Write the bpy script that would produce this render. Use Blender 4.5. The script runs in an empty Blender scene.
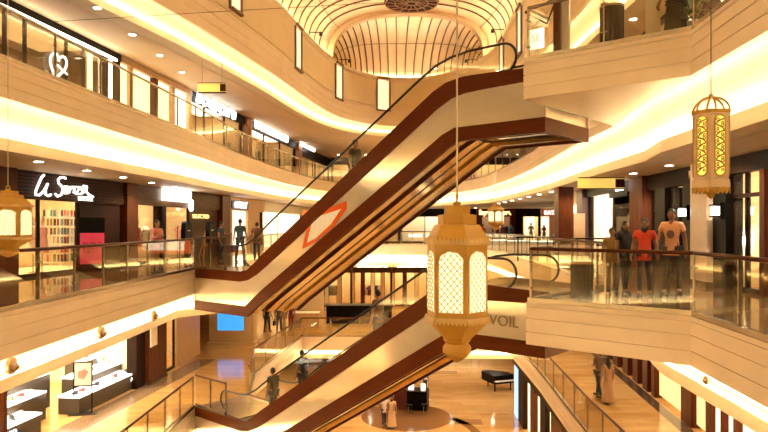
import bpy, bmesh, math, random
from mathutils import Vector, Matrix
from mathutils.geometry import tessellate_polygon
random.seed(7)
PI = math.pi
C = bpy.context.scene.collection
SC = bpy.context.scene

# ------------------------------------------------------------------ camera, world, exposure
cam_d = bpy.data.cameras.new('camera'); cam = bpy.data.objects.new('camera', cam_d); C.objects.link(cam)
cam.location = (0, 0, 1.5); cam.rotation_euler = (PI/2, 0, 0)
cam_d.sensor_width = 36; cam_d.lens = 36*640/768; cam_d.shift_y = 10/768; cam_d.clip_start = 0.05
SC.camera = cam
W = bpy.data.worlds.new('world'); SC.world = W; W.use_nodes = True
W.node_tree.nodes['Background'].inputs[0].default_value = (1, .72, .42, 1)
W.node_tree.nodes['Background'].inputs[1].default_value = 0.25
SC.view_settings.view_transform = 'Standard'; SC.view_settings.look = 'None'
SC.view_settings.gamma = 1; SC.view_settings.exposure = 1.42
SC.cycles.use_denoising = True
SC.cycles.max_bounces = 7; SC.cycles.diffuse_bounces = 4; SC.cycles.glossy_bounces = 4
SC.cycles.transmission_bounces = 6; SC.cycles.transparent_max_bounces = 16
SC.cycles.sample_clamp_indirect = 6; SC.cycles.caustics_reflective = False; SC.cycles.caustics_refractive = False
WARM = (1.0, .88, .72)
K_COVE = 8.0; K_DOWN = 115.0; K_SHOP = 3.5; K_DOME = 22.0

# ------------------------------------------------------------------ materials
MATS = {}
def new_mat(name):
    m = bpy.data.materials.new(name); m.use_nodes = True
    return m, m.node_tree, m.node_tree.nodes['Principled BSDF']
def mat(name, col, rough=.5, metal=0, var=.06, scale=6, emit=None, es=0, spec=.5, stretch=None, bump=0):
    if name in MATS: return MATS[name]
    m, nt, b = new_mat(name)
    b.inputs['Roughness'].default_value = rough; b.inputs['Metallic'].default_value = metal
    b.inputs['Specular IOR Level'].default_value = spec
    tc = nt.nodes.new('ShaderNodeTexCoord'); mp = nt.nodes.new('ShaderNodeMapping')
    nz = nt.nodes.new('ShaderNodeTexNoise'); nz.inputs['Scale'].default_value = scale; nz.inputs['Detail'].default_value = 4
    if stretch: mp.inputs['Scale'].default_value = stretch
    nt.links.new(tc.outputs['Object'], mp.inputs[0]); nt.links.new(mp.outputs[0], nz.inputs['Vector'])
    rp = nt.nodes.new('ShaderNodeValToRGB')
    rp.color_ramp.elements[0].position = .3; rp.color_ramp.elements[1].position = .7
    rp.color_ramp.elements[0].color = tuple(c*(1-var) for c in col)+(1,)
    rp.color_ramp.elements[1].color = tuple(min(1, c*(1+var)) for c in col)+(1,)
    nt.links.new(nz.outputs[0], rp.inputs[0]); nt.links.new(rp.outputs[0], b.inputs['Base Color'])
    if bump:
        bp = nt.nodes.new('ShaderNodeBump'); bp.inputs['Strength'].default_value = bump; bp.inputs['Distance'].default_value = .02
        nt.links.new(nz.outputs[0], bp.inputs['Height']); nt.links.new(bp.outputs[0], b.inputs['Normal'])
    if emit:
        b.inputs['Emission Color'].default_value = tuple(emit)+(1,); b.inputs['Emission Strength'].default_value = es
    MATS[name] = m; return m
def emis(name, col, s): return mat(name, tuple(min(.8, c) for c in col), .5, emit=col, es=s, var=.0)
def glass(name, tint=(1, .95, .85), refl=.12, opac=.06, rough=.02):
    if name in MATS: return MATS[name]
    m, nt, b = new_mat(name); nt.nodes.remove(b)
    tr = nt.nodes.new('ShaderNodeBsdfTransparent'); tr.inputs[0].default_value = tuple(tint)+(1,)
    gl = nt.nodes.new('ShaderNodeBsdfGlossy'); gl.inputs['Roughness'].default_value = rough
    df = nt.nodes.new('ShaderNodeBsdfDiffuse'); df.inputs[0].default_value = (.7, .6, .45, 1)
    fr = nt.nodes.new('ShaderNodeLayerWeight'); fr.inputs[0].default_value = .5
    pw = nt.nodes.new('ShaderNodeMath'); pw.operation = 'POWER'; pw.inputs[1].default_value = 4
    ad = nt.nodes.new('ShaderNodeMath'); ad.operation = 'MULTIPLY_ADD'; ad.inputs[1].default_value = .5; ad.inputs[2].default_value = refl*.2; ad.use_clamp = True
    nt.links.new(fr.outputs['Facing'], pw.inputs[0])
    m1 = nt.nodes.new('ShaderNodeMixShader'); m2 = nt.nodes.new('ShaderNodeMixShader'); m2.inputs[0].default_value = opac
    nt.links.new(pw.outputs[0], ad.inputs[0]); nt.links.new(ad.outputs[0], m1.inputs[0])
    nt.links.new(tr.outputs[0], m1.inputs[1]); nt.links.new(gl.outputs[0], m1.inputs[2])
    nt.links.new(m1.outputs[0], m2.inputs[1]); nt.links.new(df.outputs[0], m2.inputs[2])
    nt.links.new(m2.outputs[0], nt.nodes['Material Output'].inputs[0])
    MATS[name] = m; return m
def marble(name, c1, c2, c3, rough=.12, tile=1.2):
    m, nt, b = new_mat(name)
    tc = nt.nodes.new('ShaderNodeTexCoord')
    bt = nt.nodes.new('ShaderNodeTexBrick'); bt.inputs['Scale'].default_value = 1
    bt.inputs['Brick Width'].default_value = tile; bt.inputs['Row Height'].default_value = tile*.5
    bt.inputs['Mortar Size'].default_value = .006; bt.inputs['Color1'].default_value = c1+(1,); bt.inputs['Color2'].default_value = c2+(1,)
    bt.inputs['Mortar'].default_value = tuple(c*.5 for c in c1)+(1,)
    nz = nt.nodes.new('ShaderNodeTexNoise'); nz.inputs['Scale'].default_value = 2.2; nz.inputs['Detail'].default_value = 9; nz.inputs['Distortion'].default_value = .5
    mp = nt.nodes.new('ShaderNodeMapping'); mp.inputs['Scale'].default_value = (.22, 1.1, 1)
    mx = nt.nodes.new('ShaderNodeMixRGB'); mx.inputs[2].default_value = c3+(1,)
    rp = nt.nodes.new('ShaderNodeValToRGB'); rp.color_ramp.elements[0].position = .35; rp.color_ramp.elements[1].position = .95
    nt.links.new(tc.outputs['Object'], bt.inputs['Vector']); nt.links.new(tc.outputs['Object'], mp.inputs[0]); nt.links.new(mp.outputs[0], nz.inputs['Vector'])
    nt.links.new(nz.outputs[0], rp.inputs[0]); nt.links.new(rp.outputs[0], mx.inputs[0]); nt.links.new(bt.outputs[0], mx.inputs[1])
    nt.links.new(mx.outputs[0], b.inputs['Base Color']); b.inputs['Roughness'].default_value = rough
    b.inputs['Specular IOR Level'].default_value = .8
    MATS[name] = m; return m
def wood(name, c, rough=.35, stretch=(1, 1, .12), var=.3, scale=14): return mat(name, c, rough, var=var, scale=scale, stretch=stretch, spec=.08)
def lattice(name, cdark, clight, scale=30, w=.35, emit=0, c_emit=None):
    # crossed fine bars: a woven panel
    m, nt, b = new_mat(name)
    tc = nt.nodes.new('ShaderNodeTexCoord'); mp = nt.nodes.new('ShaderNodeMapping'); mp.inputs['Rotation'].default_value = (0, PI/4, 0)
    ck = nt.nodes.new('ShaderNodeTexChecker'); ck.inputs['Scale'].default_value = scale
    ck.inputs[1].default_value = cdark+(1,); ck.inputs[2].default_value = clight+(1,)
    nt.links.new(tc.outputs['Object'], mp.inputs[0]); nt.links.new(mp.outputs[0], ck.inputs[0]); nt.links.new(ck.outputs[0], b.inputs['Base Color'])
    b.inputs['Roughness'].default_value = .6; b.inputs['Specular IOR Level'].default_value = .1
    MATS[name] = m; return m

cream = mat('cream_paint', (.86, .70, .48), .55, var=.03, scale=1.5)
ceil_m = mat('ceiling_paint', (.82, .61, .39), .6, var=.03, scale=1)
fasc = mat('fascia_panel', (.90, .73, .56), .38, var=.04, scale=1.2)
cove_m = mat('cove_paint', (.93, .82, .6), .6, var=.02)
led = emis('cove_led', (1, .84, .55), K_COVE)
marb = marble('marble_floor', (.15, .082, .036), (.115, .06, .026), (.24, .14, .065), .06)
marb_g = marble('golden_marble_floor', (.58, .33, .11), (.48, .26, .075), (.72, .45, .18), .1, 1.6)
granite = mat('dark_granite', (.10, .06, .035), .12, var=.4, scale=30)
brown = wood('red_brown_laminate', (.115, .026, .006), .3, (.12, 1, 1), .12)
brown_v = wood('red_brown_pillar', (.095, .024, .008), .28)
darkwood = wood('dark_wenge', (.02, .008, .004), .45)
gold = mat('brushed_gold_metal', (.75, .48, .16), .22, .9, var=.15, scale=2.2, stretch=(.35, 3, 3), bump=.1)
soff_l = mat('soffit_pale_steel', (.80, .62, .40), .25, .7, var=.12, scale=1.5, stretch=(.8, 2, 2), bump=.1)
soff_m = mat('soffit_mirror_steel', (.72, .58, .42), .1, .9, var=.15, scale=1.2, bump=.1)
mirror = mat('polished_steel_cladding', (.93, .82, .66), .13, .5, var=.08, scale=1.2, stretch=(.8, 1, 1.6), bump=.12)
steel = mat('steel', (.50, .42, .32), .25, .9)
darksteel = mat('dark_steel', (.05, .04, .035), .35, .6)
rubber = mat('black_rubber', (.012, .009, .008), .35)
railwood = wood('rail_wood', (.08, .022, .008), .28, (.1, 1, 1))
g_rail = glass('rail_glass', (.955, .93, .85), .2, .012)
g_shop = glass('shop_glass', (.97, .93, .85), .12, .03)
black = mat('black_lacquer', (.004, .003, .0025), .35, spec=.1)
whitew = mat('white_laminate', (.85, .8, .7), .35)
tan_w = mat('tan_wall', (.55, .34, .17), .5)
warm_wall = mat('warm_shop_wall', (.80, .62, .38), .5)
ochre = mat('ochre_lantern_board', (.58, .31, .05), .5, var=.05)
ochre_l = mat('pale_lantern_board', (.72, .48, .2), .5, var=.05)

# ------------------------------------------------------------------ helpers
class MB:
    def __init__(s): s.v = []; s.f = []
    def add(s, vs, fs):
        n = len(s.v); s.v += [tuple(v) for v in vs]; s.f += [tuple(n+i for i in f) for f in fs]; return s
    def box(s, c, d, rz=0, bev=0):
        x, y, z = [k/2 for k in d]; M = Matrix.Translation(c) @ Matrix.Rotation(rz, 4, 'Z')
        vs = [M @ Vector((a*x, b*y, e*z)) for e in (-1, 1) for a, b in ((-1, -1), (1, -1), (1, 1), (-1, 1))]
        return s.add(vs, [(3, 2, 1, 0), (4, 5, 6, 7), (0, 1, 5, 4), (1, 2, 6, 5), (2, 3, 7, 6), (3, 0, 4, 7)])
    def b2(s, a, b):  # box by two corners
        return s.box([(a[i]+b[i])/2 for i in range(3)], [abs(a[i]-b[i]) for i in range(3)])
    def prism(s, poly, a, b, axis=2):
        # extrude a 2D polygon; axis 2: (x,y) up z; axis 1: (x,z) along y
        n = len(poly)
        f = (lambda p, h: (p[0], p[1], h)) if axis == 2 else (lambda p, h: (p[0], h, p[1]))
        vs = [f(p, a) for p in poly]+[f(p, b) for p in poly]
        tri = tessellate_polygon([[Vector((p[0], p[1], 0)) for p in poly]])
        fs = [tuple(t) for t in tri]+[tuple(n+i for i in t[::-1]) for t in tri]
        fs += [(i, (i+1) % n, n+(i+1) % n, n+i) for i in range(n)]
        return s.add(vs, fs)
    def tube(s, pts, r, n=8, closed=False, cap=True):
        pts = [Vector(p) for p in pts]; m = len(pts); up0 = None; rings = []
        for i, p in enumerate(pts):
            a = pts[i-1] if (i > 0 or closed) else p; b = pts[(i+1) % m] if (i < m-1 or closed) else p
            t = (b-a).normalized() if (b-a).length > 1e-9 else Vector((0, 0, 1))
            if up0 is None: up0 = Vector((0, 0, 1)) if abs(t.z) < .9 else Vector((1, 0, 0))
            x = t.cross(up0)
            if x.length < 1e-6: x = t.cross(Vector((0, 1, 0)))
            x.normalize(); y = x.cross(t).normalized(); up0 = y
            rr = r[i] if isinstance(r, (list, tuple)) else r
            rings.append([p+x*rr*math.cos(2*PI*k/n)+y*rr*math.sin(2*PI*k/n) for k in range(n)])
        vs = [v for q in rings for v in q]; fs = []
        for i in range(m if closed else m-1):
            j = (i+1) % m
            fs += [(i*n+k, i*n+(k+1) % n, j*n+(k+1) % n, j*n+k) for k in range(n)]
        if cap and not closed: fs += [tuple(range(n))[::-1], tuple((m-1)*n+k for k in range(n))]
        return s.add(vs, fs)
    def lathe(s, prof, n=16, c=(0, 0, 0), ph=0):
        vs = [(c[0]+r*math.cos(2*PI*k/n+ph), c[1]+r*math.sin(2*PI*k/n+ph), c[2]+z) for r, z in prof for k in range(n)]
        fs = [(i*n+k, i*n+(k+1) % n, (i+1)*n+(k+1) % n, (i+1)*n+k) for i in range(len(prof)-1) for k in range(n)]
        if prof[0][0] > 1e-4: fs.append(tuple(range(n))[::-1])
        if prof[-1][0] > 1e-4: fs.append(tuple((len(prof)-1)*n+k for k in range(n)))
        return s.add(vs, fs)
    def sweep(s, prof, path, closed=False, cap=True):
        # prof: (offset to the right of the path, z); path: 2D points
        rows = [offset(path, o, closed) for o, z in prof]; n = len(path); m = len(prof)
        vs = [(rows[j][i][0], rows[j][i][1], prof[j][1]) for i in range(n) for j in range(m)]
        fs = []
        for i in range(n if closed else n-1):
            k = (i+1) % n
            for j in range(m-1): fs.append((i*m+j, k*m+j, k*m+j+1, i*m+j+1))
        return s.add(vs, fs)
    def ball(s, c, r, n=10):
        rx, ry, rz = r if isinstance(r, (list, tuple)) else (r, r, r); vs = []; fs = []
        m = n//2+1
        for i in range(m+1):
            a = PI*i/m
            for k in range(n): vs.append((c[0]+rx*math.sin(a)*math.cos(2*PI*k/n), c[1]+ry*math.sin(a)*math.sin(2*PI*k/n), c[2]-rz*math.cos(a)))
        fs = [(i*n+k, i*n+(k+1) % n, (i+1)*n+(k+1) % n, (i+1)*n+k) for i in range(m) for k in range(n)]
        return s.add(vs, fs)
    def build(s, name, m, parent=None, smooth=False, loc=None, bev=0):
        me = bpy.data.meshes.new(name); me.from_pydata(s.v, [], s.f)
        bm = bmesh.new(); bm.from_mesh(me)
        bmesh.ops.remove_doubles(bm, verts=bm.verts, dist=1e-5)
        bmesh.ops.recalc_face_normals(bm, faces=bm.faces)
        if bev: bmesh.ops.bevel(bm, geom=bm.edges[:], offset=bev, segments=2, affect='EDGES')
        bm.to_mesh(me); bm.free()
        me.materials.append(m)
        if smooth:
            for p in me.polygons: p.use_smooth = True
            me.set_sharp_from_angle(angle=R(40))
        o = bpy.data.objects.new(name, me); C.objects.link(o)
        if parent: o.parent = parent
        if loc: o.location = loc
        return o
def R(d): return d*PI/180
def offset(path, d, closed):
    n = len(path); out = []
    for i in range(n):
        p = Vector(path[i][:2])
        a = Vector(path[i-1][:2]) if (i > 0 or closed) else None
        b = Vector(path[(i+1) % n][:2]) if (i < n-1 or closed) else None
        n1 = (p-a).normalized() if a is not None else None; n2 = (b-p).normalized() if b is not None else None
        if n1 is None: n1 = n2
        if n2 is None: n2 = n1
        r1 = Vector((n1.y, -n1.x)); r2 = Vector((n2.y, -n2.x)); m = (r1+r2)
        if m.length < .2: m = r1
        m.normalize(); k = max(.45, m.dot(r1))
        q = p+m*(d/k); out.append((q.x, q.y))
    return out
def thing(name, label, cat, loc=(0, 0, 0), rz=0, group=None):
    o = bpy.data.objects.new(name, None); C.objects.link(o); o.location = loc; o.rotation_euler = (0, 0, rz); o.empty_display_size = .1
    return tag(o, label, cat, group)
def tag(o, label, cat, group=None):
    o['label'] = label; o['category'] = cat
    if group: o['group'] = group
    return o
def struct(o): o['kind'] = 'structure'; return o
KIDS = {}
def copy_tree(o, parent=None, loc=None, rz=None, label=None, group=None):
    c = o.copy(); C.objects.link(c); c.parent = parent
    for ch in [k for k in bpy.data.objects if k.parent == o]: copy_tree(ch, c)
    if loc is not None: c.location = loc
    if rz is not None: c.rotation_euler = (0, 0, rz)
    if label: c['label'] = label
    if group: c['group'] = group
    return c
def at(px, py, z):
    s = (226-py)/(z-1.5); return ((px-384)/s, 640/s)
def on_line(px, P, Q):  # where the sight line of a column of the photo meets the wall line P-Q; distance from P
    k = (px-384)/640; dx, dy = Q[0]-P[0], Q[1]-P[1]
    t = (k*P[1]-P[0])/(dx-k*dy); return t*math.hypot(dx, dy)
def text_mesh(body, size, m, name, parent, loc, extrude=.02, shear=0, rz=0, width=None, bold=0, flat=False):
    cu = bpy.data.curves.new(name, 'FONT'); cu.body = body; cu.size = size; cu.extrude = extrude; cu.shear = shear; cu.offset = bold
    cu.align_x = 'CENTER'; cu.align_y = 'CENTER'
    tmp = bpy.data.objects.new('tmp', cu); C.objects.link(tmp)
    dg = bpy.context.evaluated_depsgraph_get(); me = bpy.data.meshes.new_from_object(tmp.evaluated_get(dg))
    bpy.data.objects.remove(tmp)
    xs = [v.co.x for v in me.vertices]; k = (width/(max(xs)-min(xs))) if width and xs else 1
    me.transform(Matrix.Diagonal((k, 1, 1, 1))); me.transform(Matrix.Rotation(PI/2, 4, 'X'))
    me.materials.clear(); me.materials.append(m)
    o = bpy.data.objects.new(name, me); C.objects.link(o); o.parent = parent; o.location = loc; o.rotation_euler = (0, 0, rz)
    return o

# ------------------------------------------------------------------ the building: voids, slabs, fascias, coves
ZA, ZB, ZC, ZD, ZE = 0.0, -4.75, -9.5, 4.75, 9.5
YN = .6
UX, UY = .7537, -.6572      # escalator run, in plan
WX, WY = .6572, .7537       # across the escalators
voidA = [(4.55, YN), (4.85, 7.5), (5.1, 10.65), (2.8, 12.62), (4.97, 15.1), (5.75, 16.0), (5.8, 20), (6.3, 28), (6.6, 38), (6.2, 46), (3.6, 50.6), (0, 52.2), (-3.6, 50.4), (-5.4, 45), (-5.9, 36), (-5.9, 27.2), (-4.95, 23.8), (-6.5, 22.02), (-6.62, 11), (-6.8, YN)]
voidD = [(4.55, YN), (4.85, 7.5), (5.1, 10.65), (2.75, 12.62), (4.97, 15.1), (5.75, 16.0), (5.9, 20), (6.5, 28), (6.8, 38), (6.3, 46), (3.6, 50.6), (0, 52.2), (-3.0, 50), (-5.0, 43.5), (-5.9, 36.8), (-6.5, 29), (-6.7, 23), (-7.15, 16.3), (-7.4, 12.3), (-7.9, YN)]
voidB = [(5.6, YN), (5.85, 12), (6.1, 19.4), (6.65, 28), (6.9, 35.9), (-4.6, 36.1), (-5.45, 27.2), (-4.95, 23.8), (-6.5, 22.02), (-6.6, 11), (-6.8, YN)]
voidE = [(6.15, YN), (6.15, 24), (6.3, 31), (6.45, 36), (5.8, 39.6), (4.6, 42), (2.9, 43.5), (1.2, 43.9), (-.7, 43.1), (-2.3, 41), (-3.35, 38), (-4.1, 34), (-4.7, 29.8), (-5.3, 26.7), (-6.3, 21.8), (-7.3, 18), (-8.4, 12), (-8.8, YN)]
def smooth_far(poly, ymin, it=2):
    for _ in range(it):
        out = []; n = len(poly)
        for i in range(n):
            a, b = poly[i], poly[(i+1) % n]
            if a[1] > ymin and b[1] > ymin:
                if i and poly[i-1][1] > ymin: pass
                else: out.append(a)
                out += [(a[0]*.75+b[0]*.25, a[1]*.75+b[1]*.25), (a[0]*.25+b[0]*.75, a[1]*.25+b[1]*.75)]
                if not poly[(i+2) % n][1] > ymin: out.append(b)
            elif a[1] <= ymin: out.append(a)
        poly = out
    return poly
voidA = smooth_far(voidA, 27.9); voidD = smooth_far(voidD, 27.9); voidE = smooth_far(voidE, 20)
X0, X1, Y0, Y1 = -17, 17, -6, 64
def holed(hole, z, name, m, flip=False):
    outer = [(X0, Y0), (X1, Y0), (X1, Y1), (X0, Y1)]
    allp = outer+hole
    tri = tessellate_polygon([[Vector((p[0], p[1], 0)) for p in outer], [Vector((p[0], p[1], 0)) for p in hole[::-1]]])
    hp = outer+hole[::-1]
    mb = MB(); mb.add([(p[0], p[1], z) for p in hp], [tuple(t) for t in tri])
    return struct(mb.build(name, m))
def fascia(void, z, n, setb=1.0, drop=.75, cz=-1.7, lip=.3, void2=None):
    # vertical panelled face with two shadow grooves, soffit, sloped cove face, light trough, lip
    g = .022
    prof = [(.1, z+.0), (0, z+.0), (0, z-.07), (.03, z-.07), (.03, z-.09), (0, z-.09)]
    for q in (drop*.36, drop*.68): prof += [(0, z-q), (g, z-q), (g, z-q-.02), (0, z-q-.02)]
    prof += [(0, z-drop), (.14, z-drop)]
    struct(MB().sweep(prof, void, True).build('trim_%d' % n, fasc))
    if void2:
        k0 = next(i for i, p in enumerate(void) if abs(p[1]-10.65) < .01); k1 = next(i for i, p in enumerate(void) if abs(p[1]-15.1) < .01)
        q = offset(void, .14, True)[k0:k1+2]; q2 = offset(void2, .14, True)[k0:k0+3][::-1]
        poly = q+[p for p in q2 if p[1] < q[-1][1]-.05 and p[1] > 10.7]
        struct(MB().prism(poly, z-drop, z-drop+.04).build('trim_%d' % (n+20), fasc))
        void = void2
    struct(MB().sweep([(.14, z-drop), (.14, z-drop+.06), (setb*.35, z-drop+.06), (setb+.12, z+cz+lip-.03), (setb-.24, z+cz+lip-.03)], void, True).build('trim_%d' % (n+1), cove_m))
    struct(MB().sweep([(setb-.24, z+cz+lip+.03), (setb-.28, z+cz+lip+.03), (setb-.28, z+cz), (setb+.3, z+cz)], void, True).build('trim_%d' % (n+2), cream))
    o = MB().sweep([(setb-.2, z+cz+lip-.012), (setb-.02, z+cz+lip-.012)], void, True).sweep([(.145, z-drop+.005), (.145, z-drop+.055)], void, True).build('cove_light_strip', led)
    return o
floors = []
holed(voidA, ZA, 'floor', marb); holed(voidD, ZD, 'floor', marb); holed(voidB, ZB, 'floor', marb_g)
struct(MB().add([(X0, Y0, ZC), (X1, Y0, ZC), (X1, Y1, ZC), (X0, Y1, ZC)], [(0, 1, 2, 3)]).build('floor', marb_g))
for (vd, z, n, sb, dr, cz, lp, w1, w2) in ((voidA, ZA, 1, 1.0, .83, -1.7, .22, 'the middle', 'left shoe shop'), (voidD, ZD, 4, 1.0, .75, -1.65, .24, 'the upper', 'bridge'),
                              (voidB, ZB, 7, .7, .75, -1.3, .2, 'the lower', ''), (voidE, ZE, 10, 1.1, 1.2, -1.75, .2, 'the top', '')):
    v2 = None
    if vd in (voidA, voidD):
        k1 = next(i for i, p in enumerate(vd) if abs(p[1]-15.1) < .01); v2 = vd[:k1-1]+[(5.3, 14.0)]+vd[k1+1:]
    s = fascia(vd, z, n, sb, dr, cz, lp, v2); vd = v2 or vd
    tag(s, 'warm light strip in the cove around %s floor opening' % w1, 'cove light')
    holed(offset(vd, sb+.25, True), z+cz, 'ceiling', ceil_m)
for nm, vs in (('wall_left', [(X0, Y0), (X0, Y1)]), ('wall_right', [(X1, Y0), (X1, Y1)]), ('wall_far', [(X0, Y1), (X1, Y1)]), ('wall_back', [(X0, Y0), (X1, Y0)])):
    (a, b), (c, d) = vs
    struct(MB().add([(a, b, ZC), (c, d, ZC), (c, d, 15), (a, b, 15)], [(0, 1, 2, 3)]).build(nm, cream))
# upper wall over the top fascia, under the dome
struct(MB().sweep([(.1, ZE), (.06, ZE+.02), (.06, ZE+.1), (0, ZE+.1), (0, 11.35), (-.08, 11.4), (-.12, 11.5), (-.12, 11.62), (.0, 11.62), (.35, 11.62), (.35, 11.3)], voidE, True).build('wall_upper', cream))
# ring light behind the cornice
o = MB().sweep([(.12, 11.64), (.30, 11.64)], voidE, True).build('dome_ring_light', emis('dome_led', (1, .87, .65), K_DOME))
tag(o, 'warm light ring hidden behind the cornice at the foot of the dome', 'cove light')

# ------------------------------------------------------------------ dome
dome_m = mat('dome_panel', (.84, .64, .38), .32, .2, var=.16, scale=.35)
rib_m = mat('dome_rib', (.16, .075, .03), .4)
ZR, ZT = 11.6, 14.45
def lim(y):
    xl = xr = None; n = len(voidE)
    for i in range(n):
        a, b = voidE[i], voidE[(i+1) % n]
        if (a[1]-y)*(b[1]-y) <= 0 and abs(a[1]-b[1]) > 1e-6:
            x = a[0]+(b[0]-a[0])*(y-a[1])/(b[1]-a[1])
            if x < 1.2: xl = x if xl is None else min(xl, x)
            else: xr = x if xr is None else max(xr, x)
    return xl, xr
def arch(y, z1=ZT, n=28, sc=1.0):
    xl, xr = lim(y); xl -= .3; xr += .3; xc = (xl+xr)/2; a = (xr-xl)/2; pts = []
    xt = 1.56
    for i in range(n+1):
        ph = PI*i/n; c, s_ = math.cos(ph), math.sin(ph)
        x = a*math.copysign(abs(c)**.86, c); z = abs(s_)**.72
        pts.append((xc+(xt-xc)*z+x, y, ZR+(z1-ZR)*z*sc))
    return pts
ys = [YN+.02, 4, 8, 11, 14, 17, 19, 21, 23, 25, 27, 29, 31, 33, 35, 37, 38.6]
rows = [arch(y) for y in ys]; mb = MB()
mb.add([p for r in rows for p in r], [(i*29+k, i*29+k+1, (i+1)*29+k+1, (i+1)*29+k) for i in range(len(ys)-1) for k in range(28)])
struct(mb.build('ceiling', dome_m, smooth=True))
struct(MB().add([(X0, YN, 9.4), (X1, YN, 9.4), (X1, YN, 15.2), (X0, YN, 15.2)], [(0, 1, 2, 3)]).build('wall_upper', cream))
dr = thing('dome_ribs', 'dark arched ribs running across the long vault above the hall', 'ribs', (0, 0, ZR))
def dn(p, d=.03): return (p[0], p[1], p[2]-ZR-d)
y = 38.0-.95; q = 0
while y > 8:
    MB().tube([dn(p) for p in arch(y)], .045, 5).build('rib', rib_m, dr); y -= .98
for fk in (5, 23):
    MB().tube([dn(r[fk]) for r in rows], .02, 5).build('lengthwise_line', rib_m, dr)
# end arch beam and half dome behind it
beam = MB(); ar = arch(38.6)
for i in range(28):
    a, b = Vector(ar[i]), Vector(ar[i+1])
ar2 = [(p[0]*.93+1.5*.07, p[1], ZR+(p[2]-ZR)*.93) for p in ar]
vs = []
for p, q_ in zip(ar, ar2): vs += [(p[0], 38.35, p[2]), (q_[0], 38.35, q_[2]), (q_[0], 38.95, q_[2]), (p[0], 38.95, p[2])]
fs = []
for i in range(28):
    for k in range(4): fs.append((i*4+k, i*4+(k+1) % 4, (i+1)*4+(k+1) % 4, (i+1)*4+k))
struct(MB().add(vs, fs).build('trim_13', mat('arch_beam_paint', (.66, .43, .2), .45), smooth=True))
far = [p for p in voidE if p[1] > 38.9]
far = sorted(far, key=lambda p: math.atan2(p[1]-38.9, p[0]-1.5))
xl, xr = lim(38.9); base = [(xr, 38.9)]+far+[(xl, 38.9)]
def resample(pts, n):
    L = [0]
    for a, b in zip(pts, pts[1:]): L.append(L[-1]+math.hypot(b[0]-a[0], b[1]-a[1]))
    out = []
    for i in range(n+1):
        t = L[-1]*i/n; j = max(k for k in range(len(L)) if L[k] <= t+1e-9); j = min(j, len(L)-2)
        u = (t-L[j])/(L[j+1]-L[j]+1e-9); out.append((pts[j][0]+(pts[j+1][0]-pts[j][0])*u, pts[j][1]+(pts[j+1][1]-pts[j][1])*u))
    return out
base = resample(base, 24); rows = []; top = arch(38.75, n=24)
for i, p in enumerate(base):
    T = top[i]; row = []
    for j in range(9):
        ph = PI/2*j/8; u = 1-math.cos(ph); row.append((p[0]+(T[0]-p[0])*u, p[1]+.25*(1-u)+(T[1]-p[1])*u, ZR+(T[2]-ZR)*math.sin(ph)))
    rows.append(row)
struct(MB().add([p for r in rows for p in r], [(i*9+k, (i+1)*9+k, (i+1)*9+k+1, i*9+k+1) for i in range(24) for k in range(8)]).build('ceiling', dome_m, smooth=True))
hr = thing('half_dome_ribs', 'dark ribs fanning down the rounded half dome behind the arch', 'ribs', (0, 0, ZR))
for i in range(1, 24): MB().tube([(p[0], p[1]-.05, p[2]-ZR-.03) for p in rows[i]], .042, 5).build('rib', rib_m, hr)
MB().tube([(r[4][0], r[4][1]-.04, r[4][2]-ZR-.03) for r in rows], .016, 5).build('cross_line', rib_m, hr)
# medallion
md = thing('ceiling_medallion', 'round dark brown carved medallion at the crown of the dome', 'medallion', (1.56, 36.4, ZT-.22))
MB().lathe([(0, .05), (1.5, .05), (1.56, .0), (1.5, -.05), (0, -.05)], 40).build('disc', mat('medallion_brown', (.05, .015, .009), .7, var=.3, spec=.1), md, True)
for k in range(16):
    a = 2*PI*k/16; MB().tube([(math.cos(a)*.25, math.sin(a)*.25, -.08), (math.cos(a)*1.0, math.sin(a)*1.0, -.08), (math.cos(a+.12)*1.5, math.sin(a+.12)*1.5, -.08)], .03, 5).build('spoke', mat('medallion_pale', (.36, .2, .13), .6), md)
for r_ in (.28, .95, 1.5):
    MB().tube([(math.cos(a/24*2*PI)*r_, math.sin(a/24*2*PI)*r_, -.08) for a in range(24)], .035, 5, True).build('ring', MATS['medallion_pale'], md)
# lit niches in the upper wall
def wall_pt(px):
    k = (px-384)/640; n = len(voidE)
    for i in range(n):
        a, b = voidE[i], voidE[(i+1) % n]
        f1, f2 = a[0]-k*a[1], b[0]-k*b[1]
        if f1*f2 <= 0 and max(a[1], b[1]) > 15 and (px > 384) == (max(a[0], b[0]) > 1 and k > 0 or k > 0):
            t = f1/(f1-f2); return (a[0]+(b[0]-a[0])*t, a[1]+(b[1]-a[1])*t, math.atan2(b[1]-a[1], b[0]-a[0]))
for px, w in ((234, .95), (297, 1.05), (338, 1.0), (383, .95), (503, 1.0), (521, 1.0)):
    p = wall_pt(px)
    if not p: continue
    t = thing('wall_niche', {234: 'lit upper wall niche nearest the camera, high on the left', 297: 'tall lit niche in the upper wall left of the dome ribs, the largest whole one', 338: 'narrow lit niche in the upper wall, second from the dome end', 383: 'squarish lit niche facing the camera just under the half dome', 503: 'lit niche in the right upper wall nearest the half dome', 521: 'lit niche in the right upper wall beside the upper railing'}[px], 'wall niche', (p[0], p[1], 9.75 if px < 240 else 9.35), p[2]+PI)
    fr = MB()
    for a, b in (((-w/2-.06, -.03, -.08), (-w/2, -.13, 2.2)), ((w/2, -.03, -.08), (w/2+.06, -.13, 2.2)), ((-w/2, -.03, 2.1), (w/2, -.2, 2.2)), ((-w/2, -.03, -.08), (w/2, -.2, 0))): fr.b2(a, b)
    fr.build('niche_frame', mat('niche_brown', (.22, .09, .035), .4), t)
    MB().b2((-w/2, -.01, 0), (w/2, -.05, 2.1)).build('niche_panel', emis('niche_glow', (1, .84, .55), .35), t)

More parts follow.
